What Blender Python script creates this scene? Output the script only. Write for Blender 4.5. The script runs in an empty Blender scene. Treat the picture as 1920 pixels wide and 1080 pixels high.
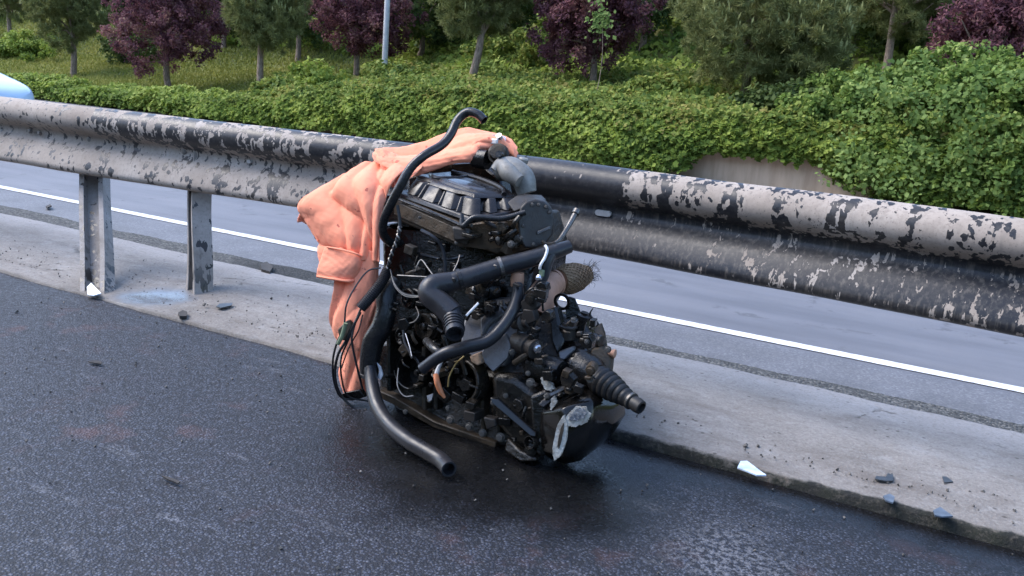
import bpy, bmesh, math, random
import numpy as np
from mathutils import Vector, Matrix

random.seed(7)
rng = np.random.default_rng(11)
scene = bpy.context.scene
C = scene.collection

# ------------------------------------------------------------------ camera
CAM_H = 1.02
F_PX = 1650.0
_vp = Vector((-2183 - 960, 540 + 84, -F_PX)).normalized()
_h = Vector((1, -0.08, 0))
_up = _h.cross(_vp).normalized()
if _up.y < 0: _up = -_up
_X = -_vp
_Y = _up.cross(_X)
RW = Matrix((_X, _Y, _up))                     # world = RW @ cam
cam_data = bpy.data.cameras.new('camera')
cam_data.sensor_width = 36
cam_data.lens = 36 * F_PX / 1920
cam_data.clip_start = 0.05
cam_data.clip_end = 2000
cam = bpy.data.objects.new('camera', cam_data)
C.objects.link(cam)
cam.matrix_world = Matrix.Translation((0, 0, CAM_H)) @ RW.to_4x4()
scene.camera = cam
CAMP = Vector((0, 0, CAM_H))

# ------------------------------------------------------------------ light
SUN_EL = math.radians(50)
SUN_DIR = Vector((-0.85, -0.30, 0))            # horizontal direction TOWARDS the sun
SUN_DIR.normalize()
world = bpy.data.worlds.new('World')
scene.world = world
world.use_nodes = True
wn = world.node_tree
wn.nodes.clear()
wo = wn.nodes.new('ShaderNodeOutputWorld')
wb = wn.nodes.new('ShaderNodeBackground')
ws = wn.nodes.new('ShaderNodeTexSky')
ws.sky_type = 'NISHITA'
ws.sun_disc = False
ws.sun_elevation = SUN_EL
ws.sun_rotation = math.atan2(SUN_DIR.x, SUN_DIR.y)
ws.air_density = 1.0
ws.dust_density = 1.2
ws.ozone_density = 2.5
wb.inputs['Strength'].default_value = 0.15
wn.links.new(ws.outputs[0], wb.inputs[0])
wn.links.new(wb.outputs[0], wo.inputs[0])
sd = bpy.data.lights.new('sun', 'SUN')
sd.energy = 0.95
sd.angle = math.radians(35)
sd.color = (1.0, 0.95, 0.90)
sun = bpy.data.objects.new('sun', sd)
C.objects.link(sun)
_sv = Vector((SUN_DIR.x * math.cos(SUN_EL), SUN_DIR.y * math.cos(SUN_EL), math.sin(SUN_EL)))
sun.rotation_euler = _sv.to_track_quat('Z', 'Y').to_euler()
sun.location = (0, -5, 8)
scene.view_settings.view_transform = 'Standard'
scene.view_settings.look = 'None'
scene.view_settings.gamma = 1
scene.view_settings.use_curve_mapping = False
scene.view_settings.exposure = 1.85

# ------------------------------------------------------------------ placing helpers
def P(px, py, d):
    """world point seen at photograph pixel (px,py), d metres along the optical axis"""
    return CAMP + RW @ Vector(((px - 960) / F_PX * d, (540 - py) / F_PX * d, -d))
def G(px, py, z=0.0):
    r = RW @ Vector(((px - 960) / F_PX, (540 - py) / F_PX, -1))
    return CAMP + r * ((z - CAM_H) / r.z)
def PY(px, py, y):
    r = RW @ Vector(((px - 960) / F_PX, (540 - py) / F_PX, -1))
    return CAMP + r * (y / r.y)

# ------------------------------------------------------------------ materials
def srgb(r, g, b):
    f = lambda c: ((c / 255) / 12.92 if c / 255 <= 0.04045 else ((c / 255 + 0.055) / 1.055) ** 2.4)
    return (f(r), f(g), f(b), 1)
class NT:
    def __init__(s, name):
        s.m = bpy.data.materials.new(name)
        s.m.use_nodes = True
        s.t = s.m.node_tree
        s.b = s.t.nodes['Principled BSDF']
        s.out = s.t.nodes['Material Output']
    def n(s, typ, **kw):
        nd = s.t.nodes.new(typ)
        for k, v in kw.items():
            if k.startswith('i_'):
                nd.inputs[k[2:].replace('_', ' ')].default_value = v
            else:
                setattr(nd, k, v)
        return nd
    def l(s, a, b):
        s.t.links.new(a, b)
    def pos(s, scale=(1, 1, 1), obj=False):
        if obj:
            src = s.n('ShaderNodeTexCoord').outputs['Object']
        else:
            src = s.n('ShaderNodeNewGeometry').outputs['Position']
        mp = s.n('ShaderNodeMapping')
        mp.inputs['Scale'].default_value = scale
        s.l(src, mp.inputs['Vector'])
        return mp.outputs[0]
    def noise(s, vec, scale, detail=4, rough=0.55, dist=0.0):
        nd = s.n('ShaderNodeTexNoise')
        nd.inputs['Scale'].default_value = scale
        nd.inputs['Detail'].default_value = detail
        nd.inputs['Roughness'].default_value = rough
        nd.inputs['Distortion'].default_value = dist
        s.l(vec, nd.inputs['Vector'])
        return nd.outputs['Fac']
    def voro(s, vec, scale, feature='F1', out='Distance'):
        nd = s.n('ShaderNodeTexVoronoi')
        nd.feature = feature
        nd.inputs['Scale'].default_value = scale
        s.l(vec, nd.inputs['Vector'])
        return nd.outputs[out]
    def ramp(s, fac, stops, interp='LINEAR'):
        nd = s.n('ShaderNodeValToRGB')
        cr = nd.color_ramp
        cr.interpolation = interp
        while len(cr.elements) > 1: cr.elements.remove(cr.elements[-1])
        for i, (p, c) in enumerate(stops):
            if not hasattr(c, '__len__'): c = (c, c, c, 1)
            if len(c) == 3: c = (*c, 1)
            e = cr.elements[0] if i == 0 else cr.elements.new(p)
            e.position = p
            e.color = c
        s.l(fac, nd.inputs[0])
        return nd.outputs[0]
    def mix(s, fac, a, b, mode='MIX'):
        nd = s.n('ShaderNodeMix')
        nd.data_type = 'RGBA'
        nd.blend_type = mode
        if hasattr(fac, 'is_linked'): s.l(fac, nd.inputs[0])
        else: nd.inputs[0].default_value = fac
        for v, k in ((a, 6), (b, 7)):
            if hasattr(v, 'is_linked'): s.l(v, nd.inputs[k])
            else: nd.inputs[k].default_value = v if len(v) == 4 else (*v, 1)
        return nd.outputs[2]
    def math(s, op, a, b=None, c=None):
        nd = s.n('ShaderNodeMath')
        nd.operation = op
        for i, v in enumerate((a, b, c)):
            if v is None: continue
            if hasattr(v, 'is_linked'): s.l(v, nd.inputs[i])
            else: nd.inputs[i].default_value = v
        return nd.outputs[0]
    def mr(s, v, a, b, c=0.0, d=1.0, smooth=False):
        nd = s.n('ShaderNodeMapRange')
        if smooth: nd.interpolation_type = 'SMOOTHSTEP'
        s.l(v, nd.inputs[0])
        for i, q in enumerate((a, b, c, d)): 
            if hasattr(q, 'is_linked'): s.l(q, nd.inputs[i + 1])
            else: nd.inputs[i + 1].default_value = q
        return nd.outputs[0]
    def bump(s, h, strength=0.5, dist=0.01, prev=None):
        nd = s.n('ShaderNodeBump')
        nd.inputs['Strength'].default_value = strength
        nd.inputs['Distance'].default_value = dist
        s.l(h, nd.inputs['Height'])
        if prev is not None: s.l(prev, nd.inputs['Normal'])
        return nd.outputs[0]
    def set(s, **kw):
        for k, v in kw.items():
            k = k.replace('_', ' ')
            if hasattr(v, 'is_linked'): s.l(v, s.b.inputs[k])
            else: s.b.inputs[k].default_value = v
        return s.m
def sepxyz(M):
    g = M.n('ShaderNodeNewGeometry')
    sx = M.n('ShaderNodeSeparateXYZ')
    M.l(g.outputs['Position'], sx.inputs[0])
    return sx.outputs

def disc_mask(M, cx, cy, r0, r1, wob=0.25):
    """1 inside a wobbly disc on the ground, 0 outside"""
    s = sepxyz(M)
    dx = M.math('SUBTRACT', s[0], cx); dy = M.math('SUBTRACT', s[1], cy)
    d = M.math('SQRT', M.math('ADD', M.math('MULTIPLY', dx, dx), M.math('MULTIPLY', dy, dy)))
    nz = M.noise(M.pos(), 5, 5, 0.6)
    d = M.math('ADD', d, M.math('MULTIPLY', M.math('SUBTRACT', nz, 0.5), wob * 2))
    return M.mr(d, r0, r1, 1.0, 0.0, True)

# near asphalt: coarse aggregate, tarry, oily round the engine
def mat_near_road():
    M = NT('coarse_asphalt')
    p = M.pos()
    v1 = M.voro(p, 140); v2 = M.voro(p, 260)
    vc = M.voro(p, 140, out='Color')
    n_mid = M.noise(p, 40, 5, 0.6)
    n_big = M.noise(p, 1.3, 4, 0.6)
    n_med = M.noise(p, 7, 4, 0.6)
    stone = M.ramp(vc, [(0.0, (0.014, 0.016, 0.021)), (0.5, (0.034, 0.038, 0.049)), (0.8, (0.064, 0.070, 0.088)), (0.95, (0.095, 0.10, 0.115)), (1.0, (0.20, 0.20, 0.205))])
    col = M.mix(M.mr(v1, 0.25, 0.6), stone, (0.012, 0.0125, 0.015))
    col = M.mix(M.mr(n_mid, 0.35, 0.7), col, M.mix(1.0, col, (1.5, 1.5, 1.6, 1), 'MULTIPLY'))
    # reddish dusty tint in places
    red = M.math('MULTIPLY', M.mr(n_med, 0.53, 0.68), M.mr(M.noise(p, 2.1, 3), 0.48, 0.62))
    col = M.mix(M.math('MULTIPLY', red, 0.28), col, (0.15, 0.060, 0.048))
    # pale scuffs along the direction of travel
    ps = M.pos((2.2, 7.5, 1))
    sc = M.math('MULTIPLY', M.mr(M.noise(ps, 1.6, 6, 0.65), 0.60, 0.72), M.mr(M.noise(p, 90, 3), 0.42, 0.58))
    col = M.mix(M.math('MULTIPLY', sc, 0.55), col, (0.22, 0.22, 0.24))
    # scraped patch, lower right corner
    q = G(1380, 1050)
    scr = M.math('MULTIPLY', disc_mask(M, q.x, q.y, 0.02, 0.26, 0.16), M.mr(M.noise(p, 60, 4, 0.7), 0.47, 0.57))
    col = M.mix(M.math('MULTIPLY', scr, 0.4), col, (0.26, 0.26, 0.28))
    q = G(900, 845)
    oil = disc_mask(M, q.x, q.y, 0.22, 0.66, 0.26)
    q2 = G(1000, 900)
    oil2 = disc_mask(M, q2.x, q2.y, 0.16, 0.52, 0.22)
    oil = M.math('MAXIMUM', oil, oil2)
    # seep along the kerb
    s = sepxyz(M)
    band = M.math('MULTIPLY', M.mr(M.math('ADD', s[1], M.math('MULTIPLY', M.math('SUBTRACT', n_med, 0.5), 0.25)), 2.16, 2.34), M.mr(s[0], -1.7, -1.1))
    oil = M.math('MAXIMUM', oil, M.math('MULTIPLY', band, 0.9))
    col = M.mix(M.math('MULTIPLY', oil, 0.93), col, (0.004, 0.004, 0.004))
    ro = M.math('SUBTRACT', M.mr(n_mid, 0.3, 0.7, 0.72, 0.5), M.math('MULTIPLY', oil, 0.34))
    h = M.math('ADD', M.math('MULTIPLY', M.mr(v1, 0.0, 0.6, 1, 0), 0.7), M.math('MULTIPLY', M.mr(v2, 0, 0.6, 1, 0), 0.25))
    h = M.math('ADD', h, M.math('MULTIPLY', M.noise(p, 70, 3), 0.5))
    return M.set(Base_Color=col, Roughness=ro, Normal=M.bump(M.math('MULTIPLY', h, M.math('SUBTRACT', 1.0, M.math('MULTIPLY', oil, 0.55))), 0.85, 0.0028), Specular_IOR_Level=0.33)

def mat_far_road():
    M = NT('smooth_asphalt')
    p = M.pos()
    s = sepxyz(M)
    n = M.noise(M.pos((1, 6, 1)), 0.7, 5, 0.6)
    nf = M.noise(p, 160, 3, 0.7)
    vc = M.voro(p, 130, out='Color')
    col = M.ramp(n, [(0.3, (0.100, 0.102, 0.114)), (0.5, (0.135, 0.136, 0.150)), (0.7, (0.165, 0.163, 0.174))])
    col = M.mix(M.mr(M.noise(p, 2.3, 6, 0.7), 0.45, 0.68, 0, 0.3), col, (0.095, 0.093, 0.10))
    ck = M.math('MULTIPLY', M.mr(M.math('ADD', M.voro(M.pos((1, .5, 1)), 0.7, 'DISTANCE_TO_EDGE'), M.math('MULTIPLY', M.math('SUBTRACT', M.noise(p, 9, 5, .7), .5), .16)), 0.0, .006, 1, 0), M.mr(n, .48, .55))
    col = M.mix(M.math('MULTIPLY', ck, .6), col, (.05, .05, .052))
    # coarser, speckled shoulder between the kerb and the line
    sh = M.mr(s[1], 3.86, 3.96, 1.0, 0.0)
    spk = M.ramp(vc, [(0, (0.07, 0.07, 0.075)), (0.6, (0.13, 0.13, 0.14)), (1, (0.26, 0.26, 0.26))])
    col = M.mix(M.math('MULTIPLY', sh, 0.75), col, spk)
    col = M.mix(M.mr(nf, 0.4, 0.7, 0.0, 0.35), col, (0.19, 0.18, 0.19))
    gut = M.math('MULTIPLY', M.mr(M.noise(p, 3, 4), 0.42, 0.62), M.mr(s[1], 4.2, 3.5))
    col = M.mix(M.math('MULTIPLY', gut, 0.4), col, (0.06, 0.058, 0.055))
    return M.set(Base_Color=col, Roughness=0.62, Normal=M.bump(M.noise(p, 120, 3, 0.7), 0.45, 0.004), Specular_IOR_Level=0.45)

def mat_gutter():
    M = NT('gutter_gravel')
    p = M.pos()
    vc = M.voro(p, 95, out='Color'); vd = M.voro(p, 95)
    col = M.ramp(vc, [(0, (0.030, 0.029, 0.027)), (0.6, (0.085, 0.083, 0.078)), (1, (0.21, 0.20, 0.18))])
    q = G(530, 510)
    oil = disc_mask(M, q.x, q.y, 0.15, 0.5)
    col = M.mix(M.math('MULTIPLY', oil, 0.75), col, (0.008, 0.008, 0.008))
    return M.set(Base_Color=col, Roughness=0.85, Normal=M.bump(M.mr(vd, 0, 0.6, 1, 0), 1.0, 0.01))

def mat_concrete():
    M = NT('dusty_concrete')
    p = M.pos()
    s = sepxyz(M)
    n1 = M.noise(p, 2.2, 5, 0.6); n2 = M.noise(p, 14, 6, 0.65); n3 = M.noise(p, 120, 3, 0.7)
    col = M.ramp(n1, [(0.3, (0.135, 0.118, 0.104)), (0.5, (0.20, 0.178, 0.160)), (0.72, (0.26, 0.238, 0.220))])
    col = M.mix(M.mr(n2, 0.52, 0.72, 0, 0.45), col, (0.16, 0.135, 0.115))
    col = M.mix(M.mr(n2, 0.30, 0.44, 0.4, 0), col, (0.32, 0.31, 0.30))
    col = M.mix(M.mr(n3, 0.45, 0.70, 0, 0.4), col, (0.36, 0.34, 0.31))
    st = M.mr(M.noise(M.pos((1, 2.5, 1)), 5, 6, 0.7), 0.50, 0.66, 0, 0.55)
    col = M.mix(st, col, (0.12, 0.098, 0.082))
    # pale bleached back edge
    col = M.mix(M.mr(s[1], 2.98, 3.2, 0, 0.45), col, (0.34, 0.335, 0.345))
    # small dark specks and pits
    v = M.voro(p, 26); vcc = M.voro(p, 26, out='Color')
    sp = M.math('MULTIPLY', M.mr(v, 0.10, 0.2, 1, 0), M.mr(vcc, 0.62, 0.66))
    col = M.mix(M.math('MULTIPLY', sp, 0.75), col, (0.045, 0.038, 0.034))
    # fine cracks
    cr = M.voro(p, 1.3, 'DISTANCE_TO_EDGE')
    crm = M.math('MULTIPLY', M.mr(M.math('ADD', cr, M.math('MULTIPLY', M.math('SUBTRACT', n2, 0.5), 0.10)), 0.0, 0.006, 1, 0), M.mr(n1, 0.56, 0.62))
    col = M.mix(M.math('MULTIPLY', crm, 0.8), col, (0.07, 0.06, 0.05))
    # damp area behind the first posts
    q = G(290, 560)
    damp = disc_mask(M, q.x, q.y, 0.09, 0.24, 0.10)
    col = M.mix(M.math('MULTIPLY', damp, 0.8), col, (0.085, 0.088, 0.10))
    # mossy / oily kerb face and lip
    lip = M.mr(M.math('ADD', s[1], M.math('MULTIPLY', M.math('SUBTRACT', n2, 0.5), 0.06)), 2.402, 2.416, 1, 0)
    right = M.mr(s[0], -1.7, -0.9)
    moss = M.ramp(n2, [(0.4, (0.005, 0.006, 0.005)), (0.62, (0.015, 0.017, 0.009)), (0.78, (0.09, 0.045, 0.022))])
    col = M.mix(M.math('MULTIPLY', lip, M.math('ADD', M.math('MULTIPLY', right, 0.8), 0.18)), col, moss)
    q = G(960, 800)
    oil = disc_mask(M, q.x, q.y + 0.1, 0.2, 0.5, 0.12)
    col = M.mix(M.math('MULTIPLY', oil, 0.9), col, (0.01, 0.01, 0.01))
    col = M.mix(M.mr(M.noise(p, 70, 5, .75), .50, .66, 0, .5), col, (0.10, 0.085, 0.07))
    h = M.math('ADD', n2, M.math('MULTIPLY', n3, 0.6))
    h = M.math('SUBTRACT', h, M.math('MULTIPLY', crm, 0.8))
    ro = M.math('SUBTRACT', 0.88, M.math('ADD', M.math('MULTIPLY', oil, 0.45), M.math('MULTIPLY', damp, 0.68)))
    return M.set(Base_Color=col, Roughness=ro, Normal=M.bump(M.math('MULTIPLY', h, M.math('SUBTRACT', 1.0, M.math('MULTIPLY', damp, 0.9))), 0.6, 0.010))

def mat_paint_line():
    M = NT('worn_white_line_paint')
    p = M.pos()
    n = M.noise(p, 22, 6, 0.7)
    col = M.mix(M.mr(n, 0.52, 0.72), (0.72, 0.72, 0.72), (0.28, 0.28, 0.29))
    col = M.mix(M.mr(M.noise(p, 4, 5, .7), .45, .7, 0, .4), col, (0.40, 0.39, 0.38))
    return M.set(Base_Color=col, Roughness=0.6, Normal=M.bump(M.noise(p, 120, 2), 0.3, 0.003))

def mat_rail():
    M = NT('dusty_oil_splashed_galvanised_steel')
    s = sepxyz(M)
    p = M.pos()
    n0 = M.noise(p, 3, 5, 0.6); nf = M.noise(p, 70, 4, 0.7)
    dust = M.ramp(n0, [(0.3, (0.29, 0.238, 0.195)), (0.55, (0.40, 0.338, 0.286)), (0.75, (0.49, 0.435, 0.385))])
    dust = M.mix(M.mr(nf, 0.48, 0.72, 0, 0.5), dust, (0.21, 0.175, 0.15))
    dust = M.mix(M.mr(M.noise(M.pos((60, 60, 3)), 1.0, 3), 0.5, 0.75, 0, 0.35), dust, (0.20, 0.17, 0.145))
    dust = M.mix(M.mr(M.noise(p, 160, 2), 0.62, 0.72, 0, 0.6), dust, (0.09, 0.07, 0.06))
    # how much of the beam the splashed oil covers, along its length
    xr = M.mr(s[0], -5.0, 1.0)
    def X(v): return (v + 5.0) / 6.0
    up = M.ramp(xr, [(X(-5), .10), (X(-3.9), .24), (X(-3.55), .47), (X(-3.1), .60), (X(-2.6), .57), (X(-2.3), .58), (X(-2.05), .8), (X(-1.85), .95), (X(-1.30), .95), (X(-1.16), .66), (X(-1.02), .50), (X(-.8), .42), (X(-.3), .43), (X(0), .36), (X(.8), .3)])
    lo = M.ramp(xr, [(X(-5), .24), (X(-3.5), .27), (X(-2.9), .33), (X(-2.5), .40), (X(-2.1), .7), (X(-1.8), .98), (X(-1.3), .92), (X(-1.0), .80), (X(-.5), .76), (X(-.2), .73), (X(.1), .70), (X(.8), .6)])
    zsel = M.mr(s[2], 0.635, 0.665)
    dens = M.mix(zsel, lo, up)
    # runs and blotches: stretched downwards
    r1 = M.noise(M.pos((13, 13, 4.0)), 1.0, 4, 0.5, 0.6)
    r2 = M.noise(M.pos((44, 44, 26)), 1.0, 3, 0.55, 0.4)
    mixn = M.math('ADD', M.math('MULTIPLY', r1, 0.52), M.math('MULTIPLY', r2, 0.48))
    drip = M.noise(M.pos((58, 58, 2.6)), 1.0, 4, 0.6, 0.6)
    dlow = M.math('ADD', M.math('MULTIPLY', drip, 0.5), M.math('MULTIPLY', M.noise(M.pos((16, 16, 7)), 1.0, 4), 0.5))
    dk = M.math('MULTIPLY', M.mr(s[2], 0.66, 0.62), M.mr(s[0], -1.7, -1.2))
    mixn = M.math('ADD', M.math('MULTIPLY', dlow, dk), M.math('MULTIPLY', mixn, M.math('SUBTRACT', 1.0, dk)))
    nn = M.mr(mixn, 0.35, 0.65)
    o = M.mr(M.math('SUBTRACT', M.math('ADD', nn, dens), 1.0), -0.015, 0.02)
    # separate droplets
    pw = M.n('ShaderNodeVectorMath'); pw.operation = 'ADD'
    wob = M.n('ShaderNodeTexNoise'); wob.inputs['Scale'].default_value = 30
    sc_ = M.n('ShaderNodeVectorMath'); sc_.operation = 'SCALE'; sc_.inputs['Scale'].default_value = 0.035
    M.l(wob.outputs['Color'], sc_.inputs[0]); M.l(M.pos(), wob.inputs['Vector'])
    M.l(M.pos((1, 1, 0.75)), pw.inputs[0]); M.l(sc_.outputs[0], pw.inputs[1])
    for scl, r, t in ((19, 0.27, 0.40), (38, 0.30, 0.48)):
        v = M.voro(pw.outputs[0], scl); vc = M.voro(pw.outputs[0], scl, out='Color')
        sz = M.math('MULTIPLY', M.mr(vc, t, 1.0), r * 1.7)
        d = M.mr(M.math('SUBTRACT', sz, v), 0.0, 0.03)
        d = M.math('MULTIPLY', d, M.mr(vc, t, t + 0.02))
        o = M.math('MAXIMUM', o, d)
    oilc = M.mix(M.mr(n0, 0.4, 0.7), (0.020, 0.021, 0.025), (0.042, 0.038, 0.036))
    film = M.mr(nf, 0.45, 0.75, 0, 0.16)
    oilc = M.mix(film, oilc, (0.22, 0.20, 0.18))
    stk = M.math('MULTIPLY', M.mr(M.noise(M.pos((75, 75, 2)), 1.0, 4, .65), .50, .68, 0, .55), M.mr(s[2], .67, .63))
    oilc = M.mix(stk, oilc, (0.17, 0.145, 0.12))
    col = M.mix(o, dust, oilc)
    ro = M.mix(o, (0.85, 0.85, 0.85), (0.30, 0.30, 0.30))
    ro = M.math('ADD', ro, M.mr(nf, 0.4, 0.8, 0, 0.25))
    h = M.math('ADD', M.math('MULTIPLY', nf, 0.5), M.math('MULTIPLY', o, 0.8))
    return M.set(Base_Color=col, Roughness=ro, Normal=M.bump(h, 0.3, 0.003), Specular_IOR_Level=M.mix(o, (.5, .5, .5), (.30, .30, .30)))

def mat_post():
    M = NT('dusty_post_steel')
    p = M.pos()
    n0 = M.noise(p, 6, 5, 0.6); nf = M.noise(p, 90, 4, 0.7)
    col = M.ramp(n0, [(0.3, (0.22, 0.19, 0.165)), (0.7, (0.37, 0.335, 0.31))])
    col = M.mix(M.mr(nf, 0.5, 0.7, 0, 0.5), col, (0.15, 0.125, 0.105))
    o = M.mr(M.noise(M.pos((34, 34, 16)), 1.0, 3, 0.5, 0.5), 0.635, 0.65)
    low = M.math('MULTIPLY', M.mr(sepxyz(M)[2], 0.25, 0.05), M.mr(M.noise(M.pos((30, 30, 7)), 1, 3), 0.54, 0.56))
    o = M.math('MAXIMUM', o, M.math('MULTIPLY', low, 0.9))
    col = M.mix(o, col, (0.018, 0.017, 0.018))
    return M.set(Base_Color=col, Roughness=M.mix(o, (.85, .85, .85), (.3, .3, .3)), Normal=M.bump(nf, 0.3, 0.002))

def mat_oily(name, base=(0.012, 0.012, 0.013), dirt=(0.055, 0.042, 0.030), amt=0.5, rough=(0.18, 0.55), metal=0.0, bump=0.5, scale=1.0, fleck=0.0, coat=0.0):
    M = NT(name)
    p = M.pos(obj=True)
    n1 = M.noise(p, 9 * scale, 5, 0.62); n2 = M.noise(p, 45 * scale, 5, 0.65); n3 = M.noise(p, 160 * scale, 3, 0.6)
    f = M.math('MULTIPLY', M.mr(M.math('ADD', M.math('MULTIPLY', n1, 0.6), M.math('MULTIPLY', n2, 0.4)), 0.42, 0.62), amt)
    col = M.mix(f, base, dirt)
    if fleck > 0:
        col = M.mix(M.mr(n2, 0.62, 0.68, 0, fleck), col, (0.35, 0.34, 0.32))
    ro = M.mr(n2, 0.35, 0.65, rough[0], rough[1])
    h = M.math('ADD', n2, M.math('MULTIPLY', n3, 0.4))
    return M.set(Base_Color=col, Roughness=ro, Metallic=metal, Normal=M.bump(h, bump, 0.004), Coat_Weight=coat, Coat_Roughness=0.15, Specular_IOR_Level=0.38)

def mat_simple(name, col, rough=0.5, metal=0.0, nscale=30, var=0.25, bump=0.2, bd=0.003, spec=0.5):
    M = NT(name)
    p = M.pos(obj=True)
    n = M.noise(p, nscale, 5, 0.6)
    c = M.mix(M.mr(n, 0.35, 0.65), tuple(x * (1 - var) for x in col[:3]), tuple(min(1, x * (1 + var)) for x in col[:3]))
    return M.set(Base_Color=c, Roughness=rough, Metallic=metal, Normal=M.bump(n, bump, bd), Specular_IOR_Level=spec)

def mat_cloth(name, col, dirty=0.3):
    M = NT(name)
    p = M.pos(obj=True)
    n = M.noise(p, 6, 5, 0.6); n2 = M.noise(p, 24, 5, 0.7)
    w = M.noise(p, 420, 2, 0.5)
    c = M.mix(M.mr(n, 0.4, 0.65), col, tuple(x * 0.88 for x in col))
    z = sepxyz(M)[2]
    st = M.math('MULTIPLY', M.mr(n2, 0.56, 0.68), M.mr(z, 0.40, 0.12, 0.15, 1.0))
    c = M.mix(M.math('MULTIPLY', st, dirty), c, (0.10, 0.035, 0.02))
    spots = M.mr(M.noise(p, 38, 2, 0.4), 0.715, 0.74)
    c = M.mix(M.math('MULTIPLY', spots, 0.6), c, (0.30, 0.03, 0.03))
    return M.set(Base_Color=c, Roughness=0.9, Normal=M.bump(M.math('ADD', M.math('MULTIPLY', w, 0.25), M.noise(p, 16, 3)), 0.35, 0.006), Sheen_Weight=0.05)

def mat_leaf(name, cols, rough=0.65, sub=0.0, big=0.6, spec=0.18, trans=0.4):
    """foliage: colour varies per leaf and in broad drifts"""
    M = NT(name)
    g = M.n('ShaderNodeNewGeometry')
    r = g.outputs['Random Per Island']
    mp = M.n('ShaderNodeMapping'); M.l(g.outputs['Position'], mp.inputs['Vector'])
    nb = M.noise(mp.outputs[0], big, 3, 0.6)
    f = M.math('ADD', M.math('MULTIPLY', r, 0.55), M.math('MULTIPLY', M.mr(nb, 0.32, 0.68), 0.45))
    k = len(cols)
    c = M.ramp(f, [(0.12 + 0.76 * i / (k - 1), cc) for i, cc in enumerate(cols)])
    M.set(Base_Color=c, Roughness=rough, Specular_IOR_Level=spec)
    tr = M.n('ShaderNodeBsdfTranslucent'); M.l(c, tr.inputs['Color'])
    mx = M.n('ShaderNodeMixShader'); mx.inputs[0].default_value = trans
    M.l(M.b.outputs[0], mx.inputs[1]); M.l(tr.outputs[0], mx.inputs[2]); M.l(mx.outputs[0], M.out.inputs[0])
    return M.m

def mat_bark():
    M = NT('pine_bark')
    p = M.pos((1, 1, 0.3))
    n = M.noise(p, 40, 5, 0.7)
    c = M.ramp(n, [(0.35, (0.14, 0.095, 0.065)), (0.65, (0.36, 0.27, 0.20))])
    return M.set(Base_Color=c, Roughness=0.9, Normal=M.bump(n, 0.8, 0.02))

def mat_soil():
    M = NT('hillside_soil_and_grass')
    p = M.pos()
    s = sepxyz(M)
    n = M.noise(p, 0.8, 5, 0.65); n2 = M.noise(p, 9, 5, 0.7)
    c = M.ramp(n, [(0.3, (0.07, 0.09, 0.020)), (0.5, (0.12, 0.14, 0.030)), (0.7, (0.18, 0.17, 0.045))])
    c = M.mix(M.mr(n2, 0.45, 0.7, 0, 0.7), c, (0.030, 0.040, 0.012))
    return M.set(Base_Color=c, Roughness=0.95, Normal=M.bump(n2, 1.0, 0.06))

# ------------------------------------------------------------------ mesh helpers
def catmull(pts, n=8):
    pts = [Vector(p) for p in pts]
    if len(pts) < 3:
        return [pts[0].lerp(pts[-1], i / n) for i in range(n + 1)]
    out = []
    e = [2 * pts[0] - pts[1]] + pts + [2 * pts[-1] - pts[-2]]
    for i in range(1, len(e) - 2):
        p0, p1, p2, p3 = e[i - 1:i + 3]
        for k in range(n):
            t = k / n
            out.append(0.5 * ((2 * p1) + (-p0 + p2) * t + (2 * p0 - 5 * p1 + 4 * p2 - p3) * t * t + (-p0 + 3 * p1 - 3 * p2 + p3) * t ** 3))
    out.append(pts[-1].copy())
    return out
def lerp_list(vals, n):
    k = len(vals) - 1
    return [vals[min(k, int(i / n * k))] * (1 - (i / n * k - min(k, int(i / n * k)))) + vals[min(k, min(k, int(i / n * k)) + 1)] * (i / n * k - min(k, int(i / n * k))) for i in range(n + 1)]

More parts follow.
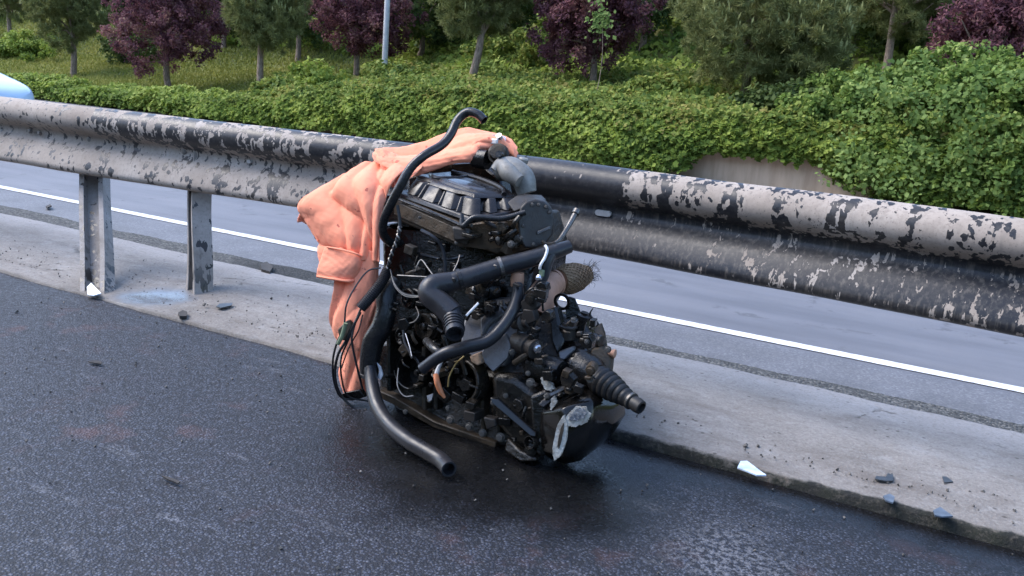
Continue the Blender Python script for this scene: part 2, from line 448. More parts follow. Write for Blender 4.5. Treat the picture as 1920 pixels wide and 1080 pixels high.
class MB:
    def __init__(s): s.v = []; s.f = []
    def add(s, vs, fs):
        o = len(s.v)
        s.v += [Vector(v) for v in vs]
        s.f += [tuple(i + o for i in f) for f in fs]
    def tube(s, pts, r, seg=12, n=8, hollow=False, cap=True, smooth=True, start_hollow=False):
        path = catmull(pts, n) if smooth else [Vector(p) for p in pts]
        m = len(path) - 1
        rad = lerp_list(list(r), m) if hasattr(r, '__len__') else [r] * (m + 1)
        rings = []
        t0 = (path[1] - path[0]).normalized()
        ref = Vector((0, 0, 1)) if abs(t0.z) < 0.9 else Vector((1, 0, 0))
        nrm = t0.cross(ref).normalized()
        for i, c in enumerate(path):
            t = (path[min(i + 1, m)] - path[max(i - 1, 0)]).normalized()
            nrm = (nrm - t * nrm.dot(t)).normalized()
            b = t.cross(nrm)
            rings.append((c, nrm.copy(), b, rad[i], t))
        def ring(c, a, b, rr): return [c + (a * math.cos(2 * math.pi * k / seg) + b * math.sin(2 * math.pi * k / seg)) * rr for k in range(seg)]
        L = []
        if start_hollow:
            c, a, b, rr, t = rings[0]
            L.append(ring(c + t * min(rr * 1.6, 0.03), a, b, rr * 0.74)); L.append(ring(c, a, b, rr * 0.78))
        L += [ring(c, a, b, rr) for c, a, b, rr, t in rings]
        if hollow:
            c, a, b, rr, t = rings[-1]
            L.append(ring(c, a, b, rr * 0.78)); L.append(ring(c - t * min(rr * 1.6, 0.04), a, b, rr * 0.74))
        vs = [v for q in L for v in q]
        fs = []
        for i in range(len(L) - 1):
            for k in range(seg):
                k2 = (k + 1) % seg
                fs.append((i * seg + k, i * seg + k2, (i + 1) * seg + k2, (i + 1) * seg + k))
        if cap:
            fs.append(tuple(range(seg))[::-1]); fs.append(tuple(range((len(L) - 1) * seg, len(L) * seg)))
        s.add(vs, fs)
        return s
    def lathe(s, c, axis, prof, seg=20):
        """prof: list of (t along axis, radius)"""
        c = Vector(c); ax = Vector(axis).normalized()
        ref = Vector((0, 0, 1)) if abs(ax.z) < 0.9 else Vector((1, 0, 0))
        a = ax.cross(ref).normalized(); b = ax.cross(a)
        vs = []; fs = []
        for t, r in prof:
            for k in range(seg):
                th = 2 * math.pi * k / seg
                vs.append(c + ax * t + (a * math.cos(th) + b * math.sin(th)) * r)
        for i in range(len(prof) - 1):
            for k in range(seg):
                k2 = (k + 1) % seg
                fs.append((i * seg + k, i * seg + k2, (i + 1) * seg + k2, (i + 1) * seg + k))
        fs.append(tuple(range(seg))[::-1]); fs.append(tuple(range((len(prof) - 1) * seg, len(prof) * seg)))
        s.add(vs, fs)
        return s
    def prism(s, front, back):
        """closed solid between two polygons with the same number of corners"""
        n = len(front)
        fs = [tuple(range(n)), tuple(range(2 * n - 1, n - 1, -1))]
        for k in range(n):
            k2 = (k + 1) % n
            fs.append((k, k + n, k2 + n, k2))
        s.add(list(front) + list(back), fs)
        return s
    def box(s, c, ax, size):
        c = Vector(c)
        a, b, d = [Vector(v) * (q / 2) for v, q in zip(ax, size)]
        vs = [c + a * i + b * j + d * k for i in (-1, 1) for j in (-1, 1) for k in (-1, 1)]
        s.add(vs, [(0, 1, 3, 2), (4, 6, 7, 5), (0, 4, 5, 1), (2, 3, 7, 6), (0, 2, 6, 4), (1, 5, 7, 3)])
        return s
    def build(s, name, mat, parent=None, smooth=True, bevel=0.0, subsurf=0, segs=2, angle=40):
        org = Vector((0, 0, 0))
        q = parent
        while q is not None:
            org += q.location; q = q.parent
        me = bpy.data.meshes.new(name)
        me.from_pydata([v - org for v in s.v], [], s.f)
        me.update()
        bm = bmesh.new(); bm.from_mesh(me)
        bmesh.ops.recalc_face_normals(bm, faces=bm.faces)
        bm.to_mesh(me); bm.free()
        me.materials.append(mat)
        o = bpy.data.objects.new(name, me)
        C.objects.link(o)
        o.parent = parent
        if bevel > 0:
            b = o.modifiers.new('bevel', 'BEVEL'); b.width = bevel; b.segments = segs; b.limit_method = 'ANGLE'; b.angle_limit = math.radians(30)
        if subsurf:
            b = o.modifiers.new('sub', 'SUBSURF'); b.levels = subsurf; b.render_levels = subsurf
        if smooth:
            me.polygons.foreach_set('use_smooth', [True] * len(me.polygons))
            try: me.set_sharp_from_angle(angle=math.radians(angle))
            except Exception: pass
        return o

def grid_obj(name, V, mat, parent=None, smooth=True):
    """V: (n,m,3) array"""
    n, m = V.shape[:2]
    me = bpy.data.meshes.new(name)
    idx = np.arange(n * m).reshape(n, m)
    q = np.stack([idx[:-1, :-1], idx[1:, :-1], idx[1:, 1:], idx[:-1, 1:]], -1).reshape(-1, 4)
    me.vertices.add(n * m); me.vertices.foreach_set('co', V.reshape(-1).astype(np.float32))
    me.loops.add(q.size); me.loops.foreach_set('vertex_index', q.reshape(-1).astype(np.int32))
    me.polygons.add(len(q)); me.polygons.foreach_set('loop_start', np.arange(0, q.size, 4, dtype=np.int32))
    me.update(calc_edges=True); me.validate()
    if smooth: me.polygons.foreach_set('use_smooth', [True] * len(me.polygons))
    me.materials.append(mat)
    o = bpy.data.objects.new(name, me); C.objects.link(o); o.parent = parent
    return o
def leaf_mesh(name, c, u, v, mat, parent=None, org=None, fold=0.0):
    """quads (rhombus leaves) centred at c with half axes u, v"""
    c = np.asarray(c, float)
    if org is not None: c = c - np.asarray(org)
    n = len(c)
    V = np.stack([c - u, c + v * 1.0 + u * 0.1, c + u, c - v + u * 0.1], 1).reshape(-1, 3)
    me = bpy.data.meshes.new(name)
    me.vertices.add(4 * n); me.vertices.foreach_set('co', V.reshape(-1).astype(np.float32))
    me.loops.add(4 * n); me.loops.foreach_set('vertex_index', np.arange(4 * n, dtype=np.int32))
    me.polygons.add(n); me.polygons.foreach_set('loop_start', np.arange(0, 4 * n, 4, dtype=np.int32))
    me.update(calc_edges=True)
    me.materials.append(mat)
    o = bpy.data.objects.new(name, me); C.objects.link(o); o.parent = parent
    return o
def unit(a): return a / (np.linalg.norm(a, axis=-1, keepdims=True) + 1e-9)
def leaf_axes(nrm, size, spread=0.7, aspect=0.6, upbias=0.0):
    """leaf half-axes for leaves whose faces look roughly along nrm"""
    n = unit(nrm + rng.normal(0, spread, nrm.shape))
    t = rng.normal(0, 1, nrm.shape); t[:, 2] += upbias
    u = unit(t - n * (t * n).sum(-1, keepdims=True))
    v = np.cross(n, u)
    s = size * rng.uniform(0.6, 1.3, (len(nrm), 1))
    return u * s * 0.5, v * s * 0.5 * aspect

def tag(o, label=None, cat=None, group=None, kind=None):
    if label: o['label'] = label
    if cat: o['category'] = cat
    if group: o['group'] = group
    if kind: o['kind'] = kind
    return o
def thing(name, loc, label, cat, group=None):
    o = bpy.data.objects.new(name, None); C.objects.link(o)
    o.location = loc; o.empty_display_size = 0.1
    return tag(o, label, cat, group)
def vnoise(x, y, seed=0):
    """cheap smooth 2-D noise on arrays"""
    r = np.random.default_rng(seed)
    out = 0
    for k in range(6):
        fx, fy, ph = r.uniform(-1, 1), r.uniform(-1, 1), r.uniform(0, 6.28)
        out = out + np.sin((fx * x + fy * y) * (1.3 ** k) * 1.7 + ph) / 6
    return out
def smooth(a, b, x):
    t = np.clip((x - a) / (b - a), 0, 1)
    return t * t * (3 - 2 * t)

# ------------------------------------------------------------------ ground, roads
M_near = mat_near_road(); M_far = mat_far_road(); M_gut = mat_gutter(); M_conc = mat_concrete(); M_line = mat_paint_line()
M_soil = mat_soil()
def sheet(name, x0, x1, y0, y1, z, mat):
    V = np.zeros((2, 2, 3)); V[0, 0] = (x0, y0, z); V[1, 0] = (x1, y0, z); V[1, 1] = (x1, y1, z); V[0, 1] = (x0, y1, z)
    o = grid_obj(name, V, mat, smooth=False); tag(o, kind='structure'); return o
sheet('ground', -600, 600, -600, 600, -0.12, M_soil)
# near road with real unevenness where the camera stands over it
def near_sheet():
    xs = np.concatenate([[-300, -60, -20, -9], np.arange(-6, 1.5, 0.03), [3, 10, 60, 300]])
    ys = np.concatenate([[-40, -10, -3, -0.5], np.arange(0.4, 2.47, 0.03), [2.50]])
    X, Y = np.meshgrid(xs, ys, indexing='ij')
    Z = 0.004 * vnoise(X * 3, Y * 3, 1) + 0.0015 * vnoise(X * 14, Y * 14, 2)
    Z = np.where((X < -8) | (X > 2) | (Y < 0), 0, Z)
    tag(grid_obj('near_road', np.stack([X, Y, Z], -1), M_near), kind='structure')
near_sheet()
sheet('far_road', -300, 300, 3.48, 12.6, 0.0, M_far)
# gravelly gutter between the concrete and the far road, ragged edge on the road side
def gutter():
    xs = np.concatenate([[-300, -40, -14], np.arange(-9, 1.6, 0.02), [4, 12, 300]])
    ys = np.linspace(0, 1, 7)
    X, T = np.meshgrid(xs, ys, indexing='ij')
    far = 3.50 + 0.03 * vnoise(X * 4, X, 5) + 0.012 * vnoise(X * 31, X, 6)
    near = 3.18
    Y = near + (far - near) * T
    Z = 0.006 + 0.003 * vnoise(X * 19, Y * 23, 8) - 0.0 * T
    Z = np.where(T > 0.99, 0.003, Z)
    tag(grid_obj('gutter', np.stack([X, Y, Z], -1), M_gut), kind='structure')
gutter()
def white_line():
    xs = np.concatenate([[-300, -60, -20], np.arange(-12, 2, 0.03), [6, 20, 300]])
    T = np.array([0, 1.0])
    X, T = np.meshgrid(xs, T, indexing='ij')
    Y = 3.935 + T * 0.085 + (T - 0.5) * 0.008 * vnoise(X * 21, X, 3)
    Z = np.full_like(X, 0.004)
    tag(grid_obj('edge_line', np.stack([X, Y, Z], -1), M_line), kind='structure')
white_line()
# raised concrete median strip
def median():
    xs = np.concatenate([[-300, -60, -20, -9], np.arange(-7.5, 1.6, 0.02), [4, 12, 300]])
    T = np.concatenate([[0, 0.001, 0.012, 0.03], np.linspace(0.06, 0.97, 44), [0.99, 1.0]])
    X, TT = np.meshgrid(xs, T, indexing='ij')
    near = 2.395 + 0.012 * vnoise(X * 2.1, X, 21) + 0.006 * vnoise(X * 16, X, 22)
    far = 3.31 + 0.014 * vnoise(X * 3, X, 23) + 0.006 * vnoise(X * 25, X, 24)
    Y = near + (far - near) * TT
    hgt = 0.012 + 0.022 * smooth(-2.2, -1.2, X)                 # kerb lip stands higher on the right
    Z = hgt + 0.018 * np.sin(np.pi * TT) + 0.005 * vnoise(X * 3, Y * 5, 31) + 0.0025 * vnoise(X * 17, Y * 19, 32)
    q = G(290, 550)
    rr = ((X - q.x) / 0.24) ** 2 + ((Y - q.y) / 0.15) ** 2
    Z = Z - 0.022 * np.exp(-rr)
    Z = np.where(TT == 0, -0.02, Z); Z = np.where(TT == 0.001, Z * 0.80, Z)
    Z = np.where(TT >= 0.99, 0.010, Z); Z = np.where(TT == 1, -0.01, Z)
    tag(grid_obj('concrete_median', np.stack([X, Y, Z], -1), M_conc), kind='structure')
median()
# ------------------------------------------------------------------ hillside
def hs_front(x): return 0.20 + 0.65 * smooth(-14.5, -8.5, x)
def terrain(x, y):
    h0 = hs_front(x)
    z = h0 + 0.10 * np.clip(y - 12.5, 0, 2.5) + 0.24 * np.clip(y - 15, 0, 2.5) + 0.50 * np.clip(y - 17.5, 0, 12) + 0.3 * np.clip(y - 29.5, 0, 30)
    z = z + 0.10 * vnoise(x * 0.8, y * 0.9, 41) * smooth(12.5, 15, y)
    return z
def hillside():
    xs = np.concatenate([np.linspace(-160, -45, 8), np.arange(-42, 6, 0.4), np.linspace(8, 80, 8)])
    ys = np.concatenate([np.arange(12.45, 20, 0.35), np.linspace(20.5, 60, 24)])
    X, Y = np.meshgrid(xs, ys, indexing='ij')
    Z = terrain(X, Y)
    Z[:, 0] = -0.1; 
    tag(grid_obj('hillside', np.stack([X, Y, Z], -1), M_soil), kind='structure')
hillside()
def sky_block_bank():  # slope added out of view to keep low sky off engine and rail fronts
    xs = np.concatenate([np.linspace(-120, -32, 12), np.arange(-30, 31, 1.2), np.linspace(34, 120, 12)])
    ys = -np.concatenate([[9.0], np.arange(9.3, 22, 0.8), np.linspace(24, 60, 12)])
    X, Y = np.meshgrid(xs, ys, indexing='ij')
    Z = -0.1 + 0.62 * np.clip(-Y - 9, 0, 18) + 0.2 * np.clip(-Y - 27, 0, 40) + 0.25 * vnoise(X * .5, Y * .6, 43)
    Z[:, 0] = -0.2
    tag(grid_obj('added_sky_block_hillside', np.stack([X, Y, Z], -1), M_soil), kind='structure')
sky_block_bank()
M_wall = NT('beige_render')
_p = M_wall.pos(); _n = M_wall.noise(_p, 3, 5, 0.6); _n2 = M_wall.noise(M_wall.pos((6, 6, 1)), 1.5, 4)
_c = M_wall.mix(M_wall.mr(_n2, 0.4, 0.7), (0.62, 0.44, 0.30), (0.48, 0.32, 0.21))
M_wall.set(Base_Color=_c, Roughness=0.9, Normal=M_wall.bump(_n, 0.3, 0.01)); M_wall = M_wall.m
def ret_wall():
    root = thing('retaining_wall', (-4, 12.35, 0), 'low beige rendered retaining wall mostly hidden under hanging ivy beyond the road', 'wall')
    xs = np.arange(-13, 5.01, 0.5)
    b = MB()
    for a0, a1 in zip(xs[:-1], xs[1:]):
        z0, z1 = float(hs_front(a0)) - 0.04, float(hs_front(a1)) - 0.04
        b.prism([(a0, 12.30, -0.05), (a1, 12.30, -0.05), (a1, 12.30, z1), (a0, 12.30, z0)],
                [(a0, 12.44, -0.05), (a1, 12.44, -0.05), (a1, 12.44, z1), (a0, 12.44, z0)])
    b.build('wall_face', M_wall, root, smooth=False)
    b = MB()
    for a0, a1 in zip(xs[:-1], xs[1:]):
        z0, z1 = float(hs_front(a0)) - 0.037, float(hs_front(a1)) - 0.037
        b.prism([(a0, 12.27, z0), (a1, 12.27, z1), (a1, 12.27, z1 + .05), (a0, 12.27, z0 + .05)],
                [(a0, 12.47, z0), (a1, 12.47, z1), (a1, 12.47, z1 + .05), (a0, 12.47, z0 + .05)])
    b.build('coping', M_wall, root, smooth=False)
ret_wall()

# ------------------------------------------------------------------ foliage materials
L_ivy = mat_leaf('ivy_leaf', [(0.095, 0.145, 0.030), (0.175, 0.245, 0.044), (0.27, 0.34, 0.060), (0.38, 0.43, 0.10)], big=1.2)
L_ivyy = mat_leaf('young_ivy_leaf', [(0.095, 0.15, 0.036), (0.18, 0.245, 0.050), (0.28, 0.32, 0.070), (0.32, 0.27, 0.08)], big=1.0)
L_vine = mat_leaf('vine_leaf', [(0.065, 0.115, 0.028), (0.135, 0.21, 0.044), (0.23, 0.31, 0.070), (0.36, 0.42, 0.13)], big=1.6)
L_pine = mat_leaf('pine_needle', [(0.11, 0.13, 0.045), (0.20, 0.215, 0.075), (0.32, 0.32, 0.12)], big=5.0, trans=0.25)
L_candle = mat_leaf('pine_candle', [(0.20, 0.22, 0.08), (0.30, 0.31, 0.13)], trans=0.15)
L_plum = mat_leaf('plum_leaf', [(0.080, 0.034, 0.048), (0.15, 0.060, 0.076), (0.23, 0.10, 0.11), (0.26, 0.15, 0.11)], big=1.5)
L_dark = mat_leaf('shrub_leaf', [(0.040, 0.066, 0.020), (0.080, 0.12, 0.034), (0.14, 0.175, 0.05)], big=0.9)
L_sprig = mat_leaf('fresh_leaf', [(0.12, 0.19, 0.045), (0.24, 0.32, 0.09)])
L_grass = mat_leaf('grass_blade', [(0.15, 0.18, 0.034), (0.24, 0.255, 0.05), (0.33, 0.31, 0.08)], big=0.7)
M_bark = mat_bark()

# ivy over the wall face and the slope behind it
def ivy():
    # face
    n = 64000
    x = rng.uniform(-13.5, 2.5, n)
    top = hs_front(x) + 0.07 + 0.07 * vnoise(x * 1.9, x, 50) + 0.04 * vnoise(x * 6, x, 49)
    bot = 0.06 + 0.05 * vnoise(x * 4, x, 51)
    gap = smooth(-3.85, -3.5, x) * (1 - smooth(-2.15, -1.8, x))
    bot = bot + gap * (0.30 + 0.08 * vnoise(x * 7, x, 52) + 0.05 * vnoise(x * 19, x, 53))
    gap2 = smooth(-2.15, -1.95, x) * (1 - smooth(-1.45, -1.15, x))
    bot = bot + gap2 * (0.14 + 0.06 * vnoise(x * 9, x, 54))
    t = rng.uniform(0, 1, n) ** 0.8
    z = bot + (top - bot) * t
    ok = z > bot
    bulge = 0.10 + 0.10 * np.sin(np.pi * np.clip(t, 0, 1)) + 0.14 * vnoise(x * 2.6, z * 5, 55) + 0.09 * vnoise(x * 8, z * 12, 56)
    y = 12.26 - np.clip(bulge, 0.02, 1) * rng.uniform(0.45, 1.0, n)
    y = y - (1 - t) * 0.32 * (1 - np.clip(gap + gap2, 0, 1))
    c = np.stack([x, y, z], 1)[ok]
    yl = (t + 0.25 * vnoise(x * 2.3, z * 3, 63) + rng.normal(0, .12, n) > .80)[ok]
    nr = np.tile(np.array([[0.0, -0.8, 1.0]]), (len(c), 1))
    u, v = leaf_axes(nr, 0.078, 0.8, 0.8)
    o = leaf_mesh('ivy_young_growth', c[yl], u[yl], v[yl], L_ivyy); tag(o, kind='stuff', label='yellow-green young ivy along the top edge of the wall', cat='ivy')
    c, u, v = c[~yl], u[~yl], v[~yl]
    o = leaf_mesh('ivy_curtain', c, u, v, L_ivy); tag(o, kind='stuff', label='dense green ivy hanging over the face of the retaining wall', cat='ivy')
    # slope top, yellower young growth
    n = 90000
    x = rng.uniform(-16.5, 3, n); y = 12.1 + 4.6 * rng.uniform(0, 1, n) ** 1.25
    k = smooth(-14.2, -12.5, x + 0.6 * vnoise(y, x, 57))
    keep = rng.uniform(0, 1, n) < k
    x, y = x[keep], y[keep]
    z = terrain(x, np.maximum(y, 12.5)) + 0.12 + 0.15 * vnoise(x * 2, y * 3, 58) + 0.10 * vnoise(x * 6, y * 7, 59) + rng.uniform(-0.05, 0.05, len(x))
    z = z - 0.12 * (1 - smooth(12.1, 12.5, y))
    c = np.stack([x, y, z], 1)
    nr = np.tile(np.array([[0.0, -0.45, 1]]), (len(c), 1))
    u, v = leaf_axes(nr, 0.078, 0.85, 0.75)
    o = leaf_mesh('ivy_groundcover', c, u, v, L_ivyy); tag(o, kind='stuff', label='yellow-green ivy carpeting the slope above the retaining wall', cat='ivy')
    n = 60000
    x = rng.uniform(-24, 4, n); y = rng.uniform(15.6, 25, n)
    hgt = 0.10 + 0.30 * np.clip(vnoise(x * 1.5, y * 1.5, 66) + .35, 0, 1)
    z = terrain(x, y) + rng.uniform(0, 1, n) ** .6 * hgt
    k = (x > -14) | (y > 18.5)
    c = np.stack([x, y, z], 1)[k]
    nr = np.tile(np.array([[0.0, -0.8, 1]]), (len(c), 1))
    u, v = leaf_axes(nr, 0.15, 0.8, 0.6)
    o = leaf_mesh('undergrowth', c, u, v, L_ivy); tag(o, kind='stuff', label='shady undergrowth covering the slope between the tree trunks', cat='undergrowth')
    # low hedge-like growth along the road on the left
    n = 52000
    x = rng.uniform(-30, -12.2, n)
    y = 12.1 + rng.uniform(0, 1, n) ** 1.2 * 1.2
    hh = 0.30 + 0.22 * vnoise(x * 1.6, x, 61) + 0.12 * vnoise(x * 5, y * 3, 62)
    z = rng.uniform(0, 1, n) ** 0.6 * hh + hs_front(x) * smooth(12.1, 12.8, y) * 0.6
    c = np.stack([x, y, z], 1)
    nr = np.tile(np.array([[0.0, -0.8, 0.8]]), (n, 1))
    u, v = leaf_axes(nr, 0.095, 0.6, 0.7)
    o = leaf_mesh('verge_growth', c, u, v, L_ivy); tag(o, kind='stuff', label='low leafy growth along the far edge of the road at left', cat='ground cover')
    # grass on the open slope at left
    n = 90000
    x = rng.uniform(-36, -9, n); y = rng.uniform(12.9, 20, n)
    z = terrain(x, y) + 0.02
    c = np.stack([x, y, z], 1)
    nr = np.tile(np.array([[0.0, -1, 0.2]]), (n, 1))
    u, v = leaf_axes(nr, 0.13, 0.5, 0.28, upbias=2.5)
    o = leaf_mesh('grass', c, u, v, L_grass); tag(o, kind='stuff', label='mown yellowish grass on the slope under the trees', cat='grass')
ivy()

def clumps_leaf(lobes, nclump, nleaf, rc, size, aspect, spread, mat, name, parent, org, needle=False, flat=1.0, kind=None):
    """leaves gathered in clumps on and inside a set of ellipsoid lobes (cx,cy,cz,rx,ry,rz)"""
    lobes = np.array(lobes)
    w = (lobes[:, 3] * lobes[:, 5]); w = w / w.sum()
    li = rng.choice(len(lobes), nclump, p=w)
    d = unit(rng.normal(0, 1, (nclump, 3)))
    rr = rng.uniform(0.35, 1, (nclump, 1)) ** 0.45
    cc = lobes[li, :3] + d * lobes[li, 3:6] * rr
    k = rng.integers(0, nclump, nclump * nleaf)
    if needle:
        dd = unit(rng.normal(0, 1, (len(k), 3)) * 0.75 + d[k] * 0.45 + np.array([0, 0, 0.55]))
        L = size * rng.uniform(0.6, 1.2, (len(k), 1))
        u = dd * L * 0.5
        s = unit(np.cross(dd, rng.normal(0, 1, dd.shape)))
        v = s * L * 0.5 * aspect
        c = cc[k] + dd * L * 0.5 + rng.normal(0, rc * 0.35, (len(k), 3))
    else:
        off = rng.normal(0, 1, (len(k), 3)); off = unit(off) * rng.uniform(0, 1, (len(k), 1)) ** 0.6 * rc
        off[:, 2] *= flat
        c = cc[k] + off
        nr = d[k] * 0.6 + unit(off) * 0.5 + np.array([0, 0, 0.35])
        u, v = leaf_axes(nr, size, spread, aspect)
    o = leaf_mesh(name, c, u, v, mat, parent, org)
    if kind: o['kind'] = kind
    return o, cc, d

def tree(kind, px, py, y, rx, z0, z1, label, cat, seed, name, group, lean=0.0, nc=1.0, trunk_r=0.07, lobn=9):
    r = random.Random(seed)
    base = PY(px, py, y)
    base.z = float(terrain(np.array(base.x), np.array(base.y))) - 0.03
    root = thing(name, base, label, cat, group)
    org = np.array(base)
    cz = (z0 + z1) / 2; rz = (z1 - z0) / 2
    lobes = []
    for i in range(lobn):
        a = r.uniform(0, 2 * math.pi); q = r.uniform(0.3, 0.62)
        zz = r.uniform(-0.6, 0.62)
        wid = math.sqrt(max(0.1, 1 - (zz) ** 2))
        s = r.uniform(0.36, 0.52)
        lobes.append((base.x + lean + math.cos(a) * q * rx * wid, base.y + math.sin(a) * q * rx * wid * 0.8, cz + zz * rz * 0.85, s * rx, s * rx, s * rx * 0.85 + 0.05 * rz))
    lobes.append((base.x + lean, base.y, cz, rx * 0.55, rx * 0.5, rz * 0.75))
    # trunk and limbs
    tb = MB()
    top = Vector((base.x + lean, base.y, cz + rz * 0.4))
    mid = Vector((base.x + lean * 0.35 + r.uniform(-.05, .05), base.y, base.z + (z0 - base.z) * 0.6 + 0.2))
    tb.tube([base - Vector((0, 0, 0.1)), base + Vector((0, 0, 0.12)), mid, Vector((base.x + lean * 0.8, base.y, z0 + 0.35 * (z1 - z0))), top], [trunk_r * 1.35, trunk_r * 1.1, trunk_r, trunk_r * 0.75, trunk_r * 0.2], seg=10, n=5)
    tb.build('trunk', M_bark, root)
    lb = MB()
    for l in lobes:
        s0 = mid.lerp(top, r.uniform(0.15, 0.7)); e = Vector(l[:3])
        m2 = s0.lerp(e, 0.5) + Vector((0, 0, r.uniform(-.1, .1)))
        lb.tube([s0, m2, e], [trunk_r * 0.45, trunk_r * 0.3, trunk_r * 0.1], seg=6, n=3)
    lb.build('limbs', M_bark, root)
    if kind == 'pine':
        o, cc, d = clumps_leaf(lobes, int(600 * nc), 120, 0.045, 0.115, 0.085, 0, L_pine, 'crown', root, org, needle=True)
        up = d[:, 2] > -0.1
        cu = cc[up]
        kk = rng.integers(0, len(cu), int(len(cu) * 2.2))
        dd = unit(np.array([[0, 0, 1.0]]) + rng.normal(0, 0.16, (len(kk), 3)))
        L = rng.uniform(0.07, 0.17, (len(kk), 1))
        s = unit(np.cross(dd, rng.normal(0, 1, dd.shape)))
        leaf_mesh('candle_shoots', cu[kk] + rng.normal(0, 0.05, (len(kk), 3)) + dd * 0.10, dd * L * 0.5, s * 0.016, L_candle, root, org)['kind'] = 'stuff'
    elif kind == 'plum':
        clumps_leaf(lobes, int(330 * nc), 85, 0.15, 0.070, 0.5, 0.9, L_plum, 'crown', root, org)
    else:
        clumps_leaf(lobes, int(260 * nc), 60, 0.2, 0.10, 0.6, 0.7, L_dark, 'crown', root, org)
    return root

GP = 'pines planted on the hillside'; GL = 'purple-leaved plum trees on the hillside'; GB = 'shrubby trees at the back of the hillside'
tree('pine', 138, 140, 15.0, 1.15, 1.0, 3.3, 'leftmost pine on the slope, its short bare trunk standing in grass', 'pine tree', 3, 'pine_tree', GP)
tree('pine', 20, 130, 17.5, 1.6, 1.4, 4.4, 'dark pine crown in the top left corner behind the leftmost trunk', 'pine tree', 4, 'pine_tree', GP)
tree('plum', 315, 155, 14.5, 1.75, 0.72, 3.6, 'broad purple plum with foliage almost down to the grass, left of the slender pine', 'plum tree', 5, 'plum_tree', GL, nc=1.35, lobn=12)
tree('pine', 488, 175, 14.0, 1.1, 1.05, 3.3, 'slender pine between two purple plums, bare leaning trunk above the ivy', 'pine tree', 6, 'pine_tree', GP, lean=0.0)
tree('plum', 665, 150, 16.3, 1.65, 1.15, 4.3, 'purple plum standing behind the lamp post', 'plum tree', 8, 'plum_tree', GL, nc=1.2)
tree('pine', 882, 180, 14.2, 1.05, 1.75, 3.7, 'pine with long pale leaning trunk right of the lamp post', 'pine tree', 9, 'pine_tree', GP, lean=0.22)
tree('plum', 1105, 190, 15.0, 1.35, 1.05, 3.9, 'purple plum between the leaning pine and the big round pine', 'plum tree', 10, 'plum_tree', GL, nc=1.3, lobn=12)
tree('pine', 1395, 200, 14.3, 1.62, 1.15, 3.7, 'big round bushy pine covered in pale upright shoots', 'pine tree', 12, 'pine_tree', GP, nc=1.9, lobn=14)
tree('pine', 1660, 120, 17.0, 1.7, 2.1, 4.9, 'dark pine behind and right of the big round pine', 'pine tree', 13, 'pine_tree', GP, nc=1.2)
tree('plum', 1850, 130, 15.2, 1.0, 1.5, 3.2, 'small dark plum in the top right corner above the vine mass', 'plum tree', 14, 'plum_tree', GL, nc=0.8)
back = [(-60, 60, 19, 'dark shrubby tree cut by the left edge behind the pines'),
        (230, 60, 18.5, 'dark shrubby tree behind the left side of the broad purple plum'),
        (420, 40, 18.5, 'dark shrubby tree in the gap between broad plum and slender pine'),
        (560, 60, 18, 'dark shrubby tree right behind the slender pine'),
        (790, 70, 18.3, 'dark shrubby tree between the lamp post and the leaning pine'),
        (945, 60, 17.6, 'dark shrubby tree in the gap right of the leaning pine'),
        (1210, 40, 18.2, 'dark shrubby tree between the middle plum and big round pine'),
        (1335, 20, 20, 'dark shrubby tree hidden high behind the big round pine'),
        (1560, 40, 18.5, 'dark shrubby tree just right of the big round pine'),
        (1775, 40, 19, 'dark shrubby tree behind the thicket left of the corner plum'),
        (1960, 40, 18, 'dark shrubby tree cut by the right edge behind the corner plum'),
        (330, 0, 23, 'highest dark tree behind the broad purple plum'), (660, 0, 23, 'highest dark tree behind the lamp post'),
        (900, 0, 23, 'highest dark tree behind the leaning pine'), (1120, 0, 23.5, 'highest dark tree behind the middle plum'),
        (1440, 0, 24, 'highest dark tree behind the big round pine'), (1850, 0, 22, 'highest dark tree behind the corner plum'), (120, 0, 22, 'highest dark tree behind the leftmost pine')]
for i, (px, py, y, lab) in enumerate(back):
    b_ = PY(px, py, y); zt = float(terrain(np.array(b_.x), np.array(y)))
    tree('dark', px, py, y, 1.5 + 0.4 * ((i * 7) % 3) / 2, zt + 0.1, zt + 2.6 + 0.5 * ((i * 5) % 4) / 3, lab, 'tree', 100 + i, 'shrubby_tree', GB, nc=1.1, lobn=8)

def sky_block_wood():  # unseen dark foliage added on that slope, blocks low sky and darkens reflections
    n = 42000
    x = rng.uniform(-55, 50, n); y = -rng.uniform(10, 24, n)
    g = -0.1 + 0.62 * np.clip(-y - 9, 0, 18)
    z = g + rng.uniform(0, 1, n) ** .8 * (1.2 + 2.6 * np.clip(vnoise(x * .7, y * .7, 91) + .5, 0, 1))
    c = np.stack([x, y, z], 1)
    u, v = leaf_axes(np.tile(np.array([[0.0, .7, 1]]), (n, 1)), 0.42, 0.9, 0.7)
    o = leaf_mesh('added_wood_behind_viewer', c, u, v, L_dark)
    tag(o, kind='stuff', label='wooded bank added out of view behind the viewer to block low sky', cat='wood')
sky_block_wood()

